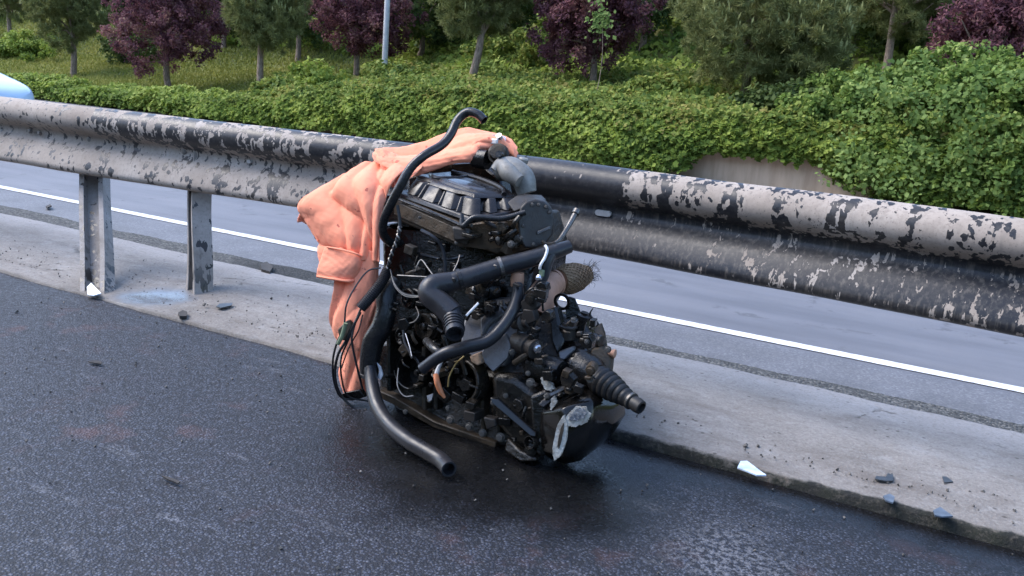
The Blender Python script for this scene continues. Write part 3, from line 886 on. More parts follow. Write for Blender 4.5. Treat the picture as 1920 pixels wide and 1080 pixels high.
# undergrowth along the slope
def bushes():
    spec = [(610, 160, 13.6, 1.0, 0.55, L_ivy, 'leafy green bush at the foot of the purple plum by the lamp post'),
            (540, 175, 13.3, 0.7, 0.35, L_ivyy, 'small yellow-green bush right of the slender pine'),
            (760, 150, 14.6, 1.0, 0.4, L_ivyy, 'yellowish bush between the lamp post and the leaning pine'),
            (960, 140, 16.5, 1.2, 0.7, L_ivyy, 'olive bush in shade right of the leaning pine trunk'),
            (240, 130, 17.0, 1.6, 0.8, L_dark, 'dark bush in shade left of the broad purple plum'),
            (60, 110, 16.5, 1.4, 0.6, L_ivy, 'green bush left of the leftmost pine trunk'),
            (1260, 190, 14.0, 1.0, 0.35, L_ivyy, 'yellow-green bush under the left side of the big round pine'),
            (1480, 185, 13.4, 0.9, 0.35, L_dark, 'dark bush under the right side of the big round pine')]
    for i, (px, py, y, rx, rz, m, lab) in enumerate(spec):
        p = PY(px, py, y); p.z = float(terrain(np.array(p.x), np.array(p.y)))
        root = thing('bush', p, lab, 'bush', 'bushes on the hillside')
        lob = [(p.x + random.uniform(-.5, .5) * rx, p.y + random.uniform(-.3, .3), p.z + rz * random.uniform(.2, .6), rx * .55, rx * .4, rz * .7) for k in range(5)]
        clumps_leaf(lob, 110, 50, 0.15, 0.09, 0.65, 0.7, m, 'foliage', root, np.array(p))
bushes()
# big vine mass at the right, over the wall end
def vine_mass():
    p = Vector((-0.6, 12.5, 0))
    root = thing('vine_thicket', p, 'large tangled mass of bright green vines spilling over the wall at far right', 'vines')
    lob = [(-1.75, 12.6, 0.85, 0.75, 0.45, 0.60), (-1.0, 12.55, 0.95, 0.8, 0.5, 0.65), (-0.3, 12.5, 1.0, 0.8, 0.5, 0.75), (0.4, 12.5, 1.1, 0.8, 0.5, 0.8), (-1.2, 12.2, 0.4, 0.7, 0.35, 0.42), (-0.4, 12.15, 0.4, 0.8, 0.35, 0.45), (0.4, 12.1, 0.45, 0.8, 0.4, 0.5), (-1.6, 13.2, 1.3, 0.8, 0.6, 0.45), (-0.6, 13.3, 1.55, 0.9, 0.6, 0.5), (0.5, 13.2, 1.5, 0.9, 0.6, 0.6), (-2.5, 12.7, 0.85, 0.6, 0.35, 0.35), (1.2, 12.3, 0.8, 0.8, 0.5, 0.8), (-2.3, 13.4, 1.15, 0.7, 0.5, 0.35)]
    clumps_leaf(lob, 1150, 80, 0.14, 0.068, 0.75, 0.9, L_vine, 'foliage', root, np.array(p))
    # a few light shoots sticking out of the top
    c = []
    for px, py in ((1620, 150), (1690, 125), (1735, 120), (1745, 135), (1830, 130), (1715, 235), (1680, 215)):
        q = PY(px, py, 12.75)
        for k in range(34): c.append(q + Vector((random.gauss(0, .09), random.gauss(0, .06), random.gauss(0, .06))))
    rs = random.Random(4)
    for _ in range(46):
        q = PY(rs.uniform(1560, 1900), rs.uniform(150, 370), 11.72)
        for k in range(24): c.append(q + Vector((rs.gauss(0, .10), rs.gauss(0, .05), rs.gauss(0, .07))))
    c = np.array([tuple(q) for q in c])
    u, v = leaf_axes(np.tile([[0, -1.0, .7]], (len(c), 1)), 0.070, 0.8, 0.75)
    leaf_mesh('young_shoots', c, u, v, L_sprig, root, np.array(p))['kind'] = 'stuff'
vine_mass()
def sprig():
    q0 = PY(1130, 45, 13.4); base = q0.copy(); base.z = float(terrain(np.array(q0.x), np.array(q0.y)))
    root = thing('sapling', base, 'thin sapling with one bright green leaf cluster in front of the purple plum', 'sapling')
    MB().tube([base, base.lerp(q0, .5) + Vector((.05, 0, 0)), q0], [0.007, 0.006, 0.004], seg=6).build('stem', M_bark, root)
    c = np.array([tuple(PY(px, py, 13.4)) for px, py in [(1125 + random.gauss(0, 11), 38 + random.gauss(0, 17)) for _ in range(150)]])
    u, v = leaf_axes(np.tile([[0, -1.0, .5]], (len(c), 1)), 0.085, 0.5, 0.7)
    leaf_mesh('leaves', c, u, v, L_sprig, root, np.array(base))['kind'] = 'stuff'
sprig()

# lamp post
def lamp_post():
    b = PY(720, 145, 15.5); b.z = float(terrain(np.array(b.x), np.array(b.y))) - 0.02
    root = thing('lamp_post', b, 'tall pale grey lamp post rising out of the ivy between the trees', 'lamp post')
    M = mat_simple('galvanised_pole', (0.50, 0.49, 0.48), 0.55, 0.0, 12, 0.12)
    MB().tube([b, b + Vector((0, 0, 3.5)), b + Vector((0, 0, 8.8))], [0.062, 0.055, 0.04], seg=14, smooth=False).build('pole', M, root)
    MB().tube([b + Vector((0, 0, 8.7)), b + Vector((0, -0.5, 9.2)), b + Vector((0, -1.6, 9.4))], 0.03, seg=10).build('arm', M, root)
    MB().box(b + Vector((0, -1.9, 9.38)), ((1, 0, 0), (0, 1, 0), (0, 0, 1)), (0.26, 0.62, 0.12)).build('lamp_head', M, root, bevel=0.03)
    MB().lathe(b, (0, 0, 1), [(0, .12), (0.03, .12), (0.05, .075), (.09, .075)], 16).build('base_flange', M, root)
lamp_post()

# ------------------------------------------------------------------ white car, nose entering the frame at left
def car():
    paint = mat_simple('white_paint_sky_tinted', (0.50, 0.62, 0.74), 0.10, 0.0, 3, 0.02, 0.0)  # white body; the sky's blue reflection is put into its base colour
    glass = NT('car_glass').set(Base_Color=(0.02, 0.03, 0.035, 1), Roughness=0.05, Specular_IOR_Level=0.9)
    rub = mat_simple('tyre_rubber', (0.02, 0.02, 0.02), 0.8)
    rimm = mat_simple('rim_alloy', (0.45, 0.45, 0.46), 0.3, 0.8)
    n = PY(58, 182, 6.0)
    x1 = n.x; y0 = 4.62; W = 1.74
    root = thing('car', (x1 - 2.0, y0 + W / 2, 0), 'white car tinted with reflected-sky blue, whose bonnet enters at the left edge on the far carriageway', 'car')
    # body section rings along its length
    prof = [(0.0, .30, .50, .42), (-.05, .22, .60, .60), (-.22, .19, .665, .86), (-.55, .18, .73, .93), (-1.0, .18, .82, .97), (-1.35, .18, .90, 1.0), (-2.0, .18, .93, 1.0), (-3.2, .18, .95, 1.0), (-3.9, .2, .95, .97), (-4.15, .25, .9, .9), (-4.22, .32, .7, .8)]
    rings = []
    for dx, zb, zt, w in prof:
        hw = W / 2 * w; cy = y0 + W / 2; x = x1 + dx
        zz = zt - zb
        sec = [(-hw * .92, zb), (-hw, zb + .15 * zz), (-hw, zb + .55 * zz), (-hw * .97, zb + .85 * zz), (-hw * .86, zb + .96 * zz), (-hw * .5, zt), (0, zt + .012), (hw * .5, zt), (hw * .86, zb + .96 * zz), (hw * .97, zb + .85 * zz), (hw, zb + .55 * zz), (hw, zb + .15 * zz), (hw * .92, zb)]
        rings.append([(x, cy + a, b) for a, b in sec])
    b = MB(); m = len(rings[0])
    fs = []
    for i in range(len(rings) - 1):
        for k in range(m):
            k2 = (k + 1) % m
            fs.append((i * m + k, i * m + k2, (i + 1) * m + k2, (i + 1) * m + k))
    fs.append(tuple(range(m))); fs.append(tuple(range((len(rings) - 1) * m, len(rings) * m)))
    b.add([v for r in rings for v in r], fs)
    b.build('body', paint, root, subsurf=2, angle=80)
    # cabin
    def ringc(dx, z, w): return [(x1 + dx, y0 + W / 2 - w, z), (x1 + dx, y0 + W / 2 + w, z)]
    A = [(-1.25, .90, .80), (-2.0, 1.38, .60), (-3.1, 1.40, .60), (-3.95, .95, .78)]
    L = [(x1 + a, y0 + W / 2 - w, z) for a, z, w in A]; R = [(x1 + a, y0 + W / 2 + w, z) for a, z, w in A]
    MB().prism(L, R).build('greenhouse', glass.copy() if False else glass, root, bevel=0.04)
    MB().prism([(x1 - 1.98, y0 + .28, 1.385), (x1 - 3.1, y0 + .28, 1.405), (x1 - 3.1, y0 + W - .28, 1.405), (x1 - 1.98, y0 + W - .28, 1.385)],
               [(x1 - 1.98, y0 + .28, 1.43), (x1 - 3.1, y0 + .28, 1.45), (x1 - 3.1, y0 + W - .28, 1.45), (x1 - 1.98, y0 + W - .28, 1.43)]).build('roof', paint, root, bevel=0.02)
    for dx in (-.78, -3.4):
        for yy, s in ((y0 - .02, 1), (y0 + W + .02, -1)):
            w = MB().lathe((x1 + dx, yy, .31), (0, s, 0), [(0, .2), (0, .29), (.02, .31), (.17, .31), (.2, .28)], 28).build('wheel', rub, root)
            MB().lathe((x1 + dx, yy - .006 * s, .31), (0, s, 0), [(0, .05), (0.004, .06), (.012, .19), (.03, .2)], 24).build('rim', rimm, w)
    hl = NT('headlight_glass').set(Base_Color=(0.6, 0.62, 0.65, 1), Roughness=0.08)
    for yy in (y0 + .22, y0 + W - .22):
        MB().lathe((x1 - .34, yy, .53), (1, 0, .2), [(0, .08), (.03, .08), (.05, .05)], 16).build('headlight', hl, root)
car()

# ------------------------------------------------------------------ guardrail
M_rail = mat_rail(); M_post = mat_post()
RX = np.array([-9.0, -5.0, -3.9, -2.6, -1.9, -1.4, -0.9, -0.4, 0.1, 0.9, 4.0])
RY = np.array([2.68, 2.68, 2.70, 2.80, 2.88, 2.90, 2.87, 2.80, 2.73, 2.70, 2.70])
RZ = np.array([.622, .622, .622, .622, .622, .620, .618, .622, .622, .622, .622])
def rail_y(x): return float(np.interp(x, RX, RY))
def rail_z(x): return float(np.interp(x, RX, RZ))
PROF = [(0.070, .156), (0.060, .157), (0.044, .152), (0.021, .139), (0.006, .119), (0.000, .098), (0.001, .082), (0.008, .066), (0.024, .050), (0.052, .033), (0.073, .020), (0.080, .004), (0.077, -.012), (0.064, -.030), (0.046, -.048), (0.028, -.072), (0.012, -.102), (0.001, -.126), (0.000, -.136), (0.005, -.147), (0.022, -.155), (0.050, -.157)]
def guardrail():
    root = thing('guardrail', (-1.5, 2.8, 0), 'long dusty steel crash barrier splashed with black oil, standing on the concrete median', 'guardrail')
    def beam(xa, xb, push, name):
        xs = np.arange(xa, xb + 0.001, 0.05)
        ys = np.interp(xs, RX, RY)
        ker = np.ones(9) / 9
        ysm = np.convolve(np.pad(ys, 4, mode='edge'), ker, 'valid')
        T = 0.004
        pr = np.array(PROF)
        dn = np.zeros_like(pr)
        tang = np.gradient(pr, axis=0); tang /= np.linalg.norm(tang, axis=1, keepdims=True)
        dn[:, 0] = -tang[:, 1]; dn[:, 1] = tang[:, 0]
        inner = pr - dn * T
        full = np.concatenate([pr, inner[::-1], pr[:1]], 0)
        V = np.zeros((len(xs), len(full), 3))
        V[:, :, 0] = xs[:, None]
        dent = 0.006 * vnoise(xs * 2.3, xs, 71)
        V[:, :, 1] = ysm[:, None] + full[None, :, 0] + push + dent[:, None]
        zc = np.interp(xs, RX, RZ)
        V[:, :, 2] = zc[:, None] + full[None, :, 1] + 0.003 * vnoise(xs * 3.1, xs, 72)[:, None]
        V -= np.array(root.location)
        o = grid_obj(name, V, M_rail, root)
        return o
    beam(-9.0, -5.0, 0.0, 'rail_beam'); beam(-5.3, -1.55, -0.004, 'rail_beam'); beam(-1.85, 4.0, 0.002, 'rail_beam')
    # posts: C profile
    ux, uy, uz = Vector((1, 0, 0)), Vector((0, 1, 0)), Vector((0, 0, 1))
    def post(top, foot, yaw=0.0, w=0.10, dep=0.085, knee=None):
        """open C section, back plate away from the camera, slightly twisted"""
        t = 0.005
        sec = [(-w/2, 0), (-w/2, dep), (w/2, dep), (w/2, 0), (w/2 - .022, 0), (w/2 - .022, t), (w/2 - t, t), (w/2 - t, dep - t), (-w/2 + t, dep - t), (-w/2 + t, t), (-w/2 + .022, t), (-w/2 + .022, 0)]
        b = MB(); n = len(sec); N = 16; vs = []; fs = []
        for i in range(N):
            s = i / (N - 1)
            c = Vector(foot).lerp(Vector(top), s) if knee is None else (Vector(foot).lerp(Vector(knee), s / .6) if s < .6 else Vector(knee).lerp(Vector(top), (s - .6) / .4))
            a = yaw * (1 + 0.5 * math.sin(s * 3))
            wv = 0.004 * math.sin(s * 9)
            for x, y in sec:
                vs.append((c.x + x * math.cos(a) - y * math.sin(a) + wv, c.y + x * math.sin(a) + y * math.cos(a), c.z))
        for i in range(N - 1):
            for k in range(n):
                k2 = (k + 1) % n
                fs.append((i * n + k, i * n + k2, (i + 1) * n + k2, (i + 1) * n + k))
        fs.append(tuple(range(n))); fs.append(tuple(range((N - 1) * n, N * n)))
        b.add(vs, fs)
        return b.build('post', M_post, root, smooth=False)
    f1 = G(172, 556, 0.0); f1.z = -0.02
    tx = PY(166, 320, 2.80)
    post((tx.x, 2.80, 0.70), f1, yaw=0.35, w=0.115, knee=(tx.x + .02, 2.80, .44))
    f2 = G(356, 542, 0.03); f2.z = 0.0
    tx = PY(357, 350, 2.86)
    post((tx.x, 2.86, 0.72), (f2.x, f2.y, 0.0), yaw=-0.35, w=0.105)
    for x in (-7.8, -5.9, -0.95 - 0.82, 1.6, 3.3):
        post((x, rail_y(x) + .10, .72), (x, rail_y(x) + .10, 0.0), yaw=0.1)
    # spacers and bolts
    M_b = mat_simple('bolt_steel', (0.20, 0.18, 0.16), 0.5, 0.3)
    for x in (-7.8, -5.9, -3.83, -3.25, -1.77, 1.6):
        MB().box((x, rail_y(x) + .125, .622), (ux, uy, uz), (.07, .06, .12)).build('spacer', M_post, root, smooth=False)
    bm = None
    for px, py in ((52, 246), (70, 250)):
        p = PY(px, py, rail_y(-4.3) + 0.04)
        MB().lathe(p + Vector((0, .02, 0)), (0, -1, 0), [(0, .011), (.016, .011), (.018, .008)], 6).build('bolt', M_b, root, smooth=False)
    for x in (-5.08, -5.2, -1.62, -1.74, -3.84, -3.24, .35):
        for dz in (.045, -.005) if x in (-5.08, -5.2, -1.62, -1.74) else (.008,):
            dy = .062 if dz > .02 else .074
            MB().lathe((x, rail_y(x) + dy, rail_z(x) + dz), (0, -1, 0), [(-.004, .017), (.003, .016), (.007, .010), (.008, .004)], 14).build('bolt', M_b, root)
    # slotted holes seen as pale obrounds
    M_slot = mat_simple('pale_slot_plate', (0.42, 0.40, 0.38), 0.7)
    def slot(px, py, L, H, yoff=0.06):
        x_ = PY(px, py, 2.9).x; y = rail_y(x_) + yoff; p = PY(px, py, y)
        n = 8; pts = []
        for k in range(n + 1):
            a = -math.pi / 2 + math.pi * k / n; pts.append((L / 2 - H / 2 + H / 2 * math.cos(a), H / 2 * math.sin(a)))
        for k in range(n + 1):
            a = math.pi / 2 + math.pi * k / n; pts.append((-L / 2 + H / 2 + H / 2 * math.cos(a), H / 2 * math.sin(a)))
        fr = [(p.x + a, p.y - 0.0, p.z + c) for a, c in pts]; bk = [(x, y + .014, z) for x, y, z in fr]
        MB().prism(fr, bk).build('slot_plate', M_slot, root, smooth=False)
    slot(1130, 400, 0.062, 0.021)
    slot(466, 303, 0.020, 0.016, 0.062)
guardrail()

exec_engine = True
# ------------------------------------------------------------------ engine
K_black = mat_oily('oily_cast_metal', (0.007, 0.007, 0.007), (0.038, 0.029, 0.020), 0.7, (0.07, 0.32), 0.0, 0.7)
K_dark = mat_oily('tar_black_metal', (0.004, 0.004, 0.004), (0.013, 0.011, 0.009), 0.6, (0.06, 0.30), 0.0, 0.7)
K_smooth = mat_oily('smooth_oily_casting', (0.004, 0.004, 0.004), (0.012, 0.009, 0.007), 0.6, (0.06, 0.2), 0.0, 0.12)
K_brown = mat_oily('dirt_caked_metal', (0.018, 0.013, 0.008), (0.085, 0.058, 0.034), 0.9, (0.3, 0.7), 0.0, 0.9)
K_plas = mat_oily('black_plastic_cover', (0.008, 0.007, 0.008), (0.018, 0.014, 0.013), 0.5, (0.20, 0.42), 0.0, 0.12)
K_plate = mat_oily('grey_cover_plate', (0.020, 0.017, 0.015), (0.040, 0.031, 0.024), 0.6, (0.38, 0.6), 0.0, 0.35)
K_alu = mat_oily('dull_aluminium', (0.25, 0.24, 0.22), (0.10, 0.088, 0.070), 0.7, (0.42, 0.7), 0.25, 0.35, fleck=0.2)
K_house = mat_oily('bell_housing_alloy', (0.12, 0.12, 0.125), (0.04, 0.034, 0.028), 0.5, (0.22, 0.4), 0.3, 0.3)
K_scr = mat_oily('scraped_bright_metal', (0.55, 0.52, 0.46), (0.20, 0.16, 0.12), 0.8, (0.3, 0.6), 0.3, 1.0, scale=2.2)
K_rub = mat_oily('rubber_hose', (0.016, 0.017, 0.021), (0.035, 0.028, 0.023), 0.35, (0.26, 0.42), 0.0, 0.18)
K_boot = mat_oily('matt_boot_rubber', (0.012, 0.012, 0.013), (0.04, 0.034, 0.028), 0.5, (0.38, 0.6), 0.0, 0.3)
K_rub2 = mat_oily('shiny_rubber_hose', (0.014, 0.014, 0.015), (0.03, 0.026, 0.022), 0.4, (0.14, 0.35), 0.0, 0.3)
K_rust = mat_oily('rusty_exhaust_metal', (0.46, 0.25, 0.16), (0.30, 0.17, 0.11), 0.7, (0.5, 0.75), 0.1, 0.3)
K_flex = mat_oily('braided_flex_metal', (0.30, 0.20, 0.115), (0.12, 0.078, 0.05), 0.8, (0.45, 0.7), 0.4, 0.4, scale=2)
K_bolt = mat_oily('oily_bolt_steel', (0.17, 0.16, 0.15), (0.06, 0.05, 0.04), 0.7, (0.2, 0.45), 0.7, 0.3, scale=2)
K_wire = mat_simple('black_wire_sheath', (0.014, 0.014, 0.016), 0.4)
K_bare = mat_simple('bare_wire', (0.30, 0.27, 0.24), 0.45, 0.4)
K_whit = mat_simple('white_plastic', (0.75, 0.72, 0.70), 0.5)
K_copper = mat_simple('copper_orange_plastic', (0.50, 0.17, 0.07), 0.5)
K_chrome = mat_simple('chrome_fitting', (0.55, 0.55, 0.58), 0.12, 0.9)
K_green = mat_simple('greenish_connector', (0.16, 0.20, 0.12), 0.5)

ER = thing('car_engine', G(930, 800), 'wrecked oily black car engine with gearbox standing on the road against the barrier', 'engine')
E1 = (P(1010, 700, 2.50) - P(720, 700, 2.76)); E1.z = 0; E1.normalize()
E3 = Vector((0, 0, 1)); E2 = E3.cross(E1)      # E2 points away from the camera
AX = (E1, E2, E3)
def PP(lst): return [P(*q) for q in lst]
def solid(name, pts, back, mat, bevel=0.008, parent=None, taper=None, **kw):
    """front polygon in photograph pixels with its own depths, pushed back by a world vector"""
    fr = PP(pts)
    if not isinstance(back, Vector): back = E2 * back
    c = sum(fr, Vector()) / len(fr)
    bk = [(p if taper is None else c + (p - c) * taper) + back for p in fr]
    b = MB(); b.prism(fr, bk)
    return b.build(name, mat, parent or ER, bevel=bevel, **kw)
def df(px, py=600): return 2.80 - 0.00088 * (px - 700)       # depth of the engine's front surface

# --- main castings
solid('engine_block', [(715, 420, 2.83), (800, 432, 2.80), (900, 455, 2.72), (985, 470, 2.66), (1000, 480, 2.66), (990, 575, 2.62), (950, 640, 2.64), (900, 720, 2.66), (720, 735, 2.84)], 0.26, K_dark, 0.012)
solid('crankcase', [(702, 640, 2.84), (760, 640, 2.79), (870, 690, 2.68), (940, 700, 2.62), (1005, 735, 2.56), (1012, 850, 2.53), (930, 838, 2.58), (815, 800, 2.68), (712, 742, 2.82)], 0.24, K_black, 0.015)
solid('sump', [(735, 738, 2.83), (800, 772, 2.74), (925, 815, 2.65), (1000, 835, 2.6), (1005, 862, 2.57), (940, 852, 2.60), (830, 818, 2.70), (738, 775, 2.82)], 0.20, K_dark, 0.01)
solid('sump_flange', [(700, 728, 2.79), (740, 745, 2.75), (815, 790, 2.66), (930, 830, 2.565), (928, 842, 2.57), (812, 802, 2.67), (735, 758, 2.76), (698, 740, 2.80)], 0.05, K_brown, 0.004)
# brown side casting of the lower left block with ribs
for i, x in enumerate((724, 790, 812, 900, 930, 958, 985)):
    y0_, y1_ = (620, 735) if x < 760 else (650, 770) if x < 850 else (715, 830)
    solid('rib', [(x, y0_, df(x) - .03), (x + 7, y0_ + 2, df(x) - .03), (x + 9, y1_, df(x) - .03), (x + 1, y1_ - 2, df(x) - .03)], 0.06, K_brown if i % 2 else K_black, 0.003)
# gearbox housing
solid('gearbox_case', [(925, 690, 2.56), (950, 600, 2.60), (1030, 580, 2.60), (1090, 600, 2.58), (1122, 650, 2.54), (1136, 720, 2.50), (1120, 765, 2.47), (1030, 770, 2.46), (950, 745, 2.50)], 0.14, K_black, 0.015, taper=.80)
solid('gearbox_top_plate', [(1010, 655, 2.55), (1060, 640, 2.60), (1105, 655, 2.57), (1110, 690, 2.53), (1060, 712, 2.48), (1012, 700, 2.50)], 0.05, K_house, 0.006)
solid('gearbox_side_case', [(918, 700, 2.525), (965, 705, 2.49), (1015, 742, 2.455), (1012, 850, 2.455), (962, 838, 2.50), (922, 790, 2.54)], 0.14, K_black, 0.022, segs=3)
solid('gearbox_side_web', [(990, 742, 2.44), (1030, 726, 2.44), (1030, 800, 2.425), (1018, 862, 2.43), (1000, 850, 2.445)], 0.10, K_dark, 0.012)
# rounded end cover with its top flange
def end_cover():
    rows = [[(1024, 748, 2.47), (1060, 736, 2.44), (1108, 722, 2.44), (1140, 736, 2.49)],
            [(1012, 774, 2.43), (1056, 764, 2.365), (1112, 750, 2.375), (1149, 766, 2.43)],
            [(1009, 812, 2.43), (1054, 812, 2.352), (1112, 800, 2.37), (1151, 796, 2.435)],
            [(1014, 848, 2.44), (1056, 856, 2.368), (1096, 850, 2.385), (1128, 832, 2.445)],
            [(1026, 860, 2.50), (1058, 872, 2.43), (1086, 866, 2.44), (1114, 846, 2.50)]]
    F = [[P(*q) for q in r] for r in rows]
    Bk = [[p + E2 * .10 for p in r] for r in F]
    nr_, nc_ = 5, 4
    vs = [p for r in F for p in r] + [p for r in Bk for p in r]
    I = lambda b, r, c: b * 20 + r * 4 + c
    fs = []
    for r in range(4):
        for c in range(3):
            fs.append((I(0, r, c), I(0, r, c + 1), I(0, r + 1, c + 1), I(0, r + 1, c)))
            fs.append((I(1, r, c), I(1, r + 1, c), I(1, r + 1, c + 1), I(1, r, c + 1)))
    for c in range(3):
        fs.append((I(0, 0, c), I(1, 0, c), I(1, 0, c + 1), I(0, 0, c + 1)))
        fs.append((I(0, 4, c), I(0, 4, c + 1), I(1, 4, c + 1), I(1, 4, c)))
    for r in range(4):
        fs.append((I(0, r, 0), I(0, r + 1, 0), I(1, r + 1, 0), I(1, r, 0)))
        fs.append((I(0, r, 3), I(1, r, 3), I(1, r + 1, 3), I(0, r + 1, 3)))
    b = MB(); b.add(vs, fs)
    b.build('end_cover', K_smooth, ER, bevel=0.009, subsurf=1, segs=2, angle=80)
end_cover()
solid('end_cover_flange', [(1006, 758, 2.43), (1040, 728, 2.44), (1098, 706, 2.46), (1122, 712, 2.46), (1122, 722, 2.455), (1046, 746, 2.43), (1018, 768, 2.42)], 0.07, K_black, 0.006)
solid('flange_ridge', [(1018, 742, 2.43), (1110, 700, 2.45), (1112, 706, 2.447), (1022, 749, 2.425)], 0.02, K_bolt, 0.002)
def patch(name, c, rx, ry, d, ang, mat, n=26, th=0.004, wob=0.22, dslope=(0, 0)):
    pts = []
    ca, sa = math.cos(ang), math.sin(ang)
    ph = random.uniform(0, 6)
    for k in range(n):
        a = 2 * math.pi * k / n
        r = 1 + wob * (math.sin(3 * a + ph) * .4 + math.sin(7 * a + ph) * .35 + random.uniform(-.4, .4))
        x, y = rx * r * math.cos(a), ry * r * math.sin(a)
        X, Y = x * ca - y * sa, x * sa + y * ca
        pts.append((c[0] + X, c[1] + Y, d + dslope[0] * X + dslope[1] * Y))
    return solid(name, pts, th, mat, 0.0, smooth=False)
patch('scrape', (1050, 822), 11, 41, 2.345, 0.20, K_scr, 60, 0.008, .10)
patch('scrape_hollow', (1051, 818), 3.0, 24, 2.342, 0.20, K_brown, 30, 0.004, .15)
patch('scrape', (1083, 782), 24, 17, 2.348, -0.5, K_scr, 60, 0.006, .16)
patch('scrape_hollow', (1084, 778), 17, 10, 2.344, -0.5, mat_oily('wet_scrape', (0.07, 0.08, 0.10), (0.42, 0.40, 0.37), 0.8, (0.12, 0.4), 0.3, 1.0, scale=3), 40, 0.004, .25)
patch('scrape', (1026, 722), 15, 7, 2.425, 0.75, K_scr, 24, 0.008, 0.4)
patch('scrape', (1037, 755), 5, 12, 2.395, 0.25, K_scr, 20, 0.006, 0.4)

# --- cylinder head
hl, hn, hr, hb = (728, 385), (868, 447), (1010, 458), (990, 400)
solid('cylinder_head', [(722, 372, 2.79), (742, 370, 2.76), (868, 420, 2.56), (985, 404, 2.55), (1004, 470, 2.57), (960, 478, 2.60), (862, 460, 2.585), (735, 412, 2.78), (716, 420, 2.82)], 0.24, K_brown, 0.010)
solid('head_side_panel', [(738, 376, 2.755), (858, 428, 2.565), (856, 456, 2.57), (738, 402, 2.76)], 0.03, K_brown, 0.003)
# gasket rail: row of small notches along the cover's edge
for i in range(9):
    t = i / 8
    MB().box(P(752 + 30 * t * 1.0, 376 + 13 * t, 2.735 - 0.035 * t), AX, (.0045, .006, .006)).build('gasket_notch', K_bolt, ER, smooth=False)
MB().tube(PP([(738, 370, 2.745), (800, 394, 2.65), (868, 424, 2.55)]), 0.0045, seg=8).build('gasket_bead', K_dark, ER)
MB().tube(PP([(866, 402, 2.545), (868, 424, 2.535), (890, 408, 2.53), (940, 410, 2.525), (985, 398, 2.525)]), [0.006, .009, .009, .009, .008], seg=10).build('timing_cover_hose', K_rub2, ER)
# valve cover: base slab, raised body with stepped ribs, raised rounded top panel
def quadmap(a, b, c, d):
    """bilinear map over four corners (px,py,d): a left, b near, c right, d back"""
    A, B, Cc, D = [P(*q) for q in (a, b, c, d)]
    return lambda s, t: (A * (1 - s) * (1 - t) + B * s * (1 - t) + Cc * s * t + D * (1 - s) * t)
base_q = quadmap((738, 366, 2.79), (880, 418, 2.555), (1003, 396, 2.60), (876, 345, 2.87))
top_q = quadmap((764, 327, 2.82), (886, 366, 2.585), (994, 369, 2.63), (866, 315, 2.86))
base2 = quadmap((744, 358, 2.79), (882, 408, 2.555), (1000, 391, 2.60), (872, 338, 2.87))
b = MB(); b.prism([base_q(0, 0), base_q(1, 0), base_q(1, 1), base_q(0, 1)], [base2(0, 0), base2(1, 0), base2(1, 1), base2(0, 1)])
b.build('cover_skirt', K_plas, ER, bevel=0.004)
def cm(s, t, h):
    return base2(s, t).lerp(top_q(s, t), h)
b = MB()
outl = [(.02, .12), (.10, .11), (.11, .02), (.22, .02), (.23, .12), (.33, .12), (.34, .0), (.50, .0), (.51, .11), (.60, .11), (.61, .0), (.74, .0), (.75, .12), (.84, .12), (.86, .02), (.95, .02), (.98, .08), (.98, .20), (.90, .21), (.90, .32), (.98, .33), (.98, .47), (.91, .48), (.91, .58), (.98, .60), (.97, .78), (.92, .90), (.8, .97), (.2, .97), (.04, .88)]
b.prism([cm(s, t, 0.0) for s, t in outl], [cm(.03 + s * .94, .03 + t * .94, .80) for s, t in outl])
b.build('valve_cover', K_plas, ER, bevel=0.004)
outl2 = [(.03, .13), (.30, .12), (.34, .03), (.74, .03), (.80, .11), (.94, .10), (.95, .55), (.90, .85), (.78, .95), (.2, .95), (.05, .85)]
MB().prism([cm(s, t, .78) for s, t in outl2], [cm(.02 + s * .96, .02 + t * .95, 1.0) for s, t in outl2]).build('cover_upper_step', K_plas, ER, bevel=0.005)
# a few webs down the front face
for s in (.28, .56, .80):
    b = MB(); w = .008
    b.prism([cm(s - w, .02, 0), cm(s + w, .02, 0), cm(s + w, .06, .72), cm(s - w, .06, .72)], [cm(s - w, .14, 0), cm(s + w, .14, 0), cm(s + w, .15, .74), cm(s - w, .15, .74)])
    b.build('cover_rib', K_plas, ER, bevel=0.002)
def ell(s0, t0, rs, rt, h, n=34, e=2.8):
    out = []
    for k in range(n):
        a = 2 * math.pi * k / n
        ca, sa = math.cos(a), math.sin(a)
        out.append(cm(s0 + rs * math.copysign(abs(ca) ** (2 / e), ca), t0 + rt * math.copysign(abs(sa) ** (2 / e), sa), h))
    return out
MB().prism(ell(.60, .43, .33, .32, .98), ell(.60, .43, .31, .29, 1.12)).build('cover_top_panel', K_plas, ER, bevel=0.005, segs=3)
MB().prism(ell(.64, .32, .23, .17, 1.10), ell(.64, .32, .21, .15, 1.20)).build('cover_badge_plate', mat_oily('satin_badge_plate', (0.05, 0.052, 0.06), (0.03, 0.03, 0.035), 0.3, (0.16, 0.24), 0.0, 0.03), ER, bevel=0.004)
MB().tube([cm(.12, .68, 1.06), cm(.4, .84, 1.10), cm(.75, .82, 1.10), cm(.94, .62, 1.0)], .008, seg=8).build('cover_ridge', K_plas, ER)
MB().tube([cm(.10, .3, 1.02), cm(.28, .22, 1.06), cm(.34, .5, 1.08), cm(.30, .75, 1.04)], .006, seg=8).build('cover_ridge', K_plas, ER)
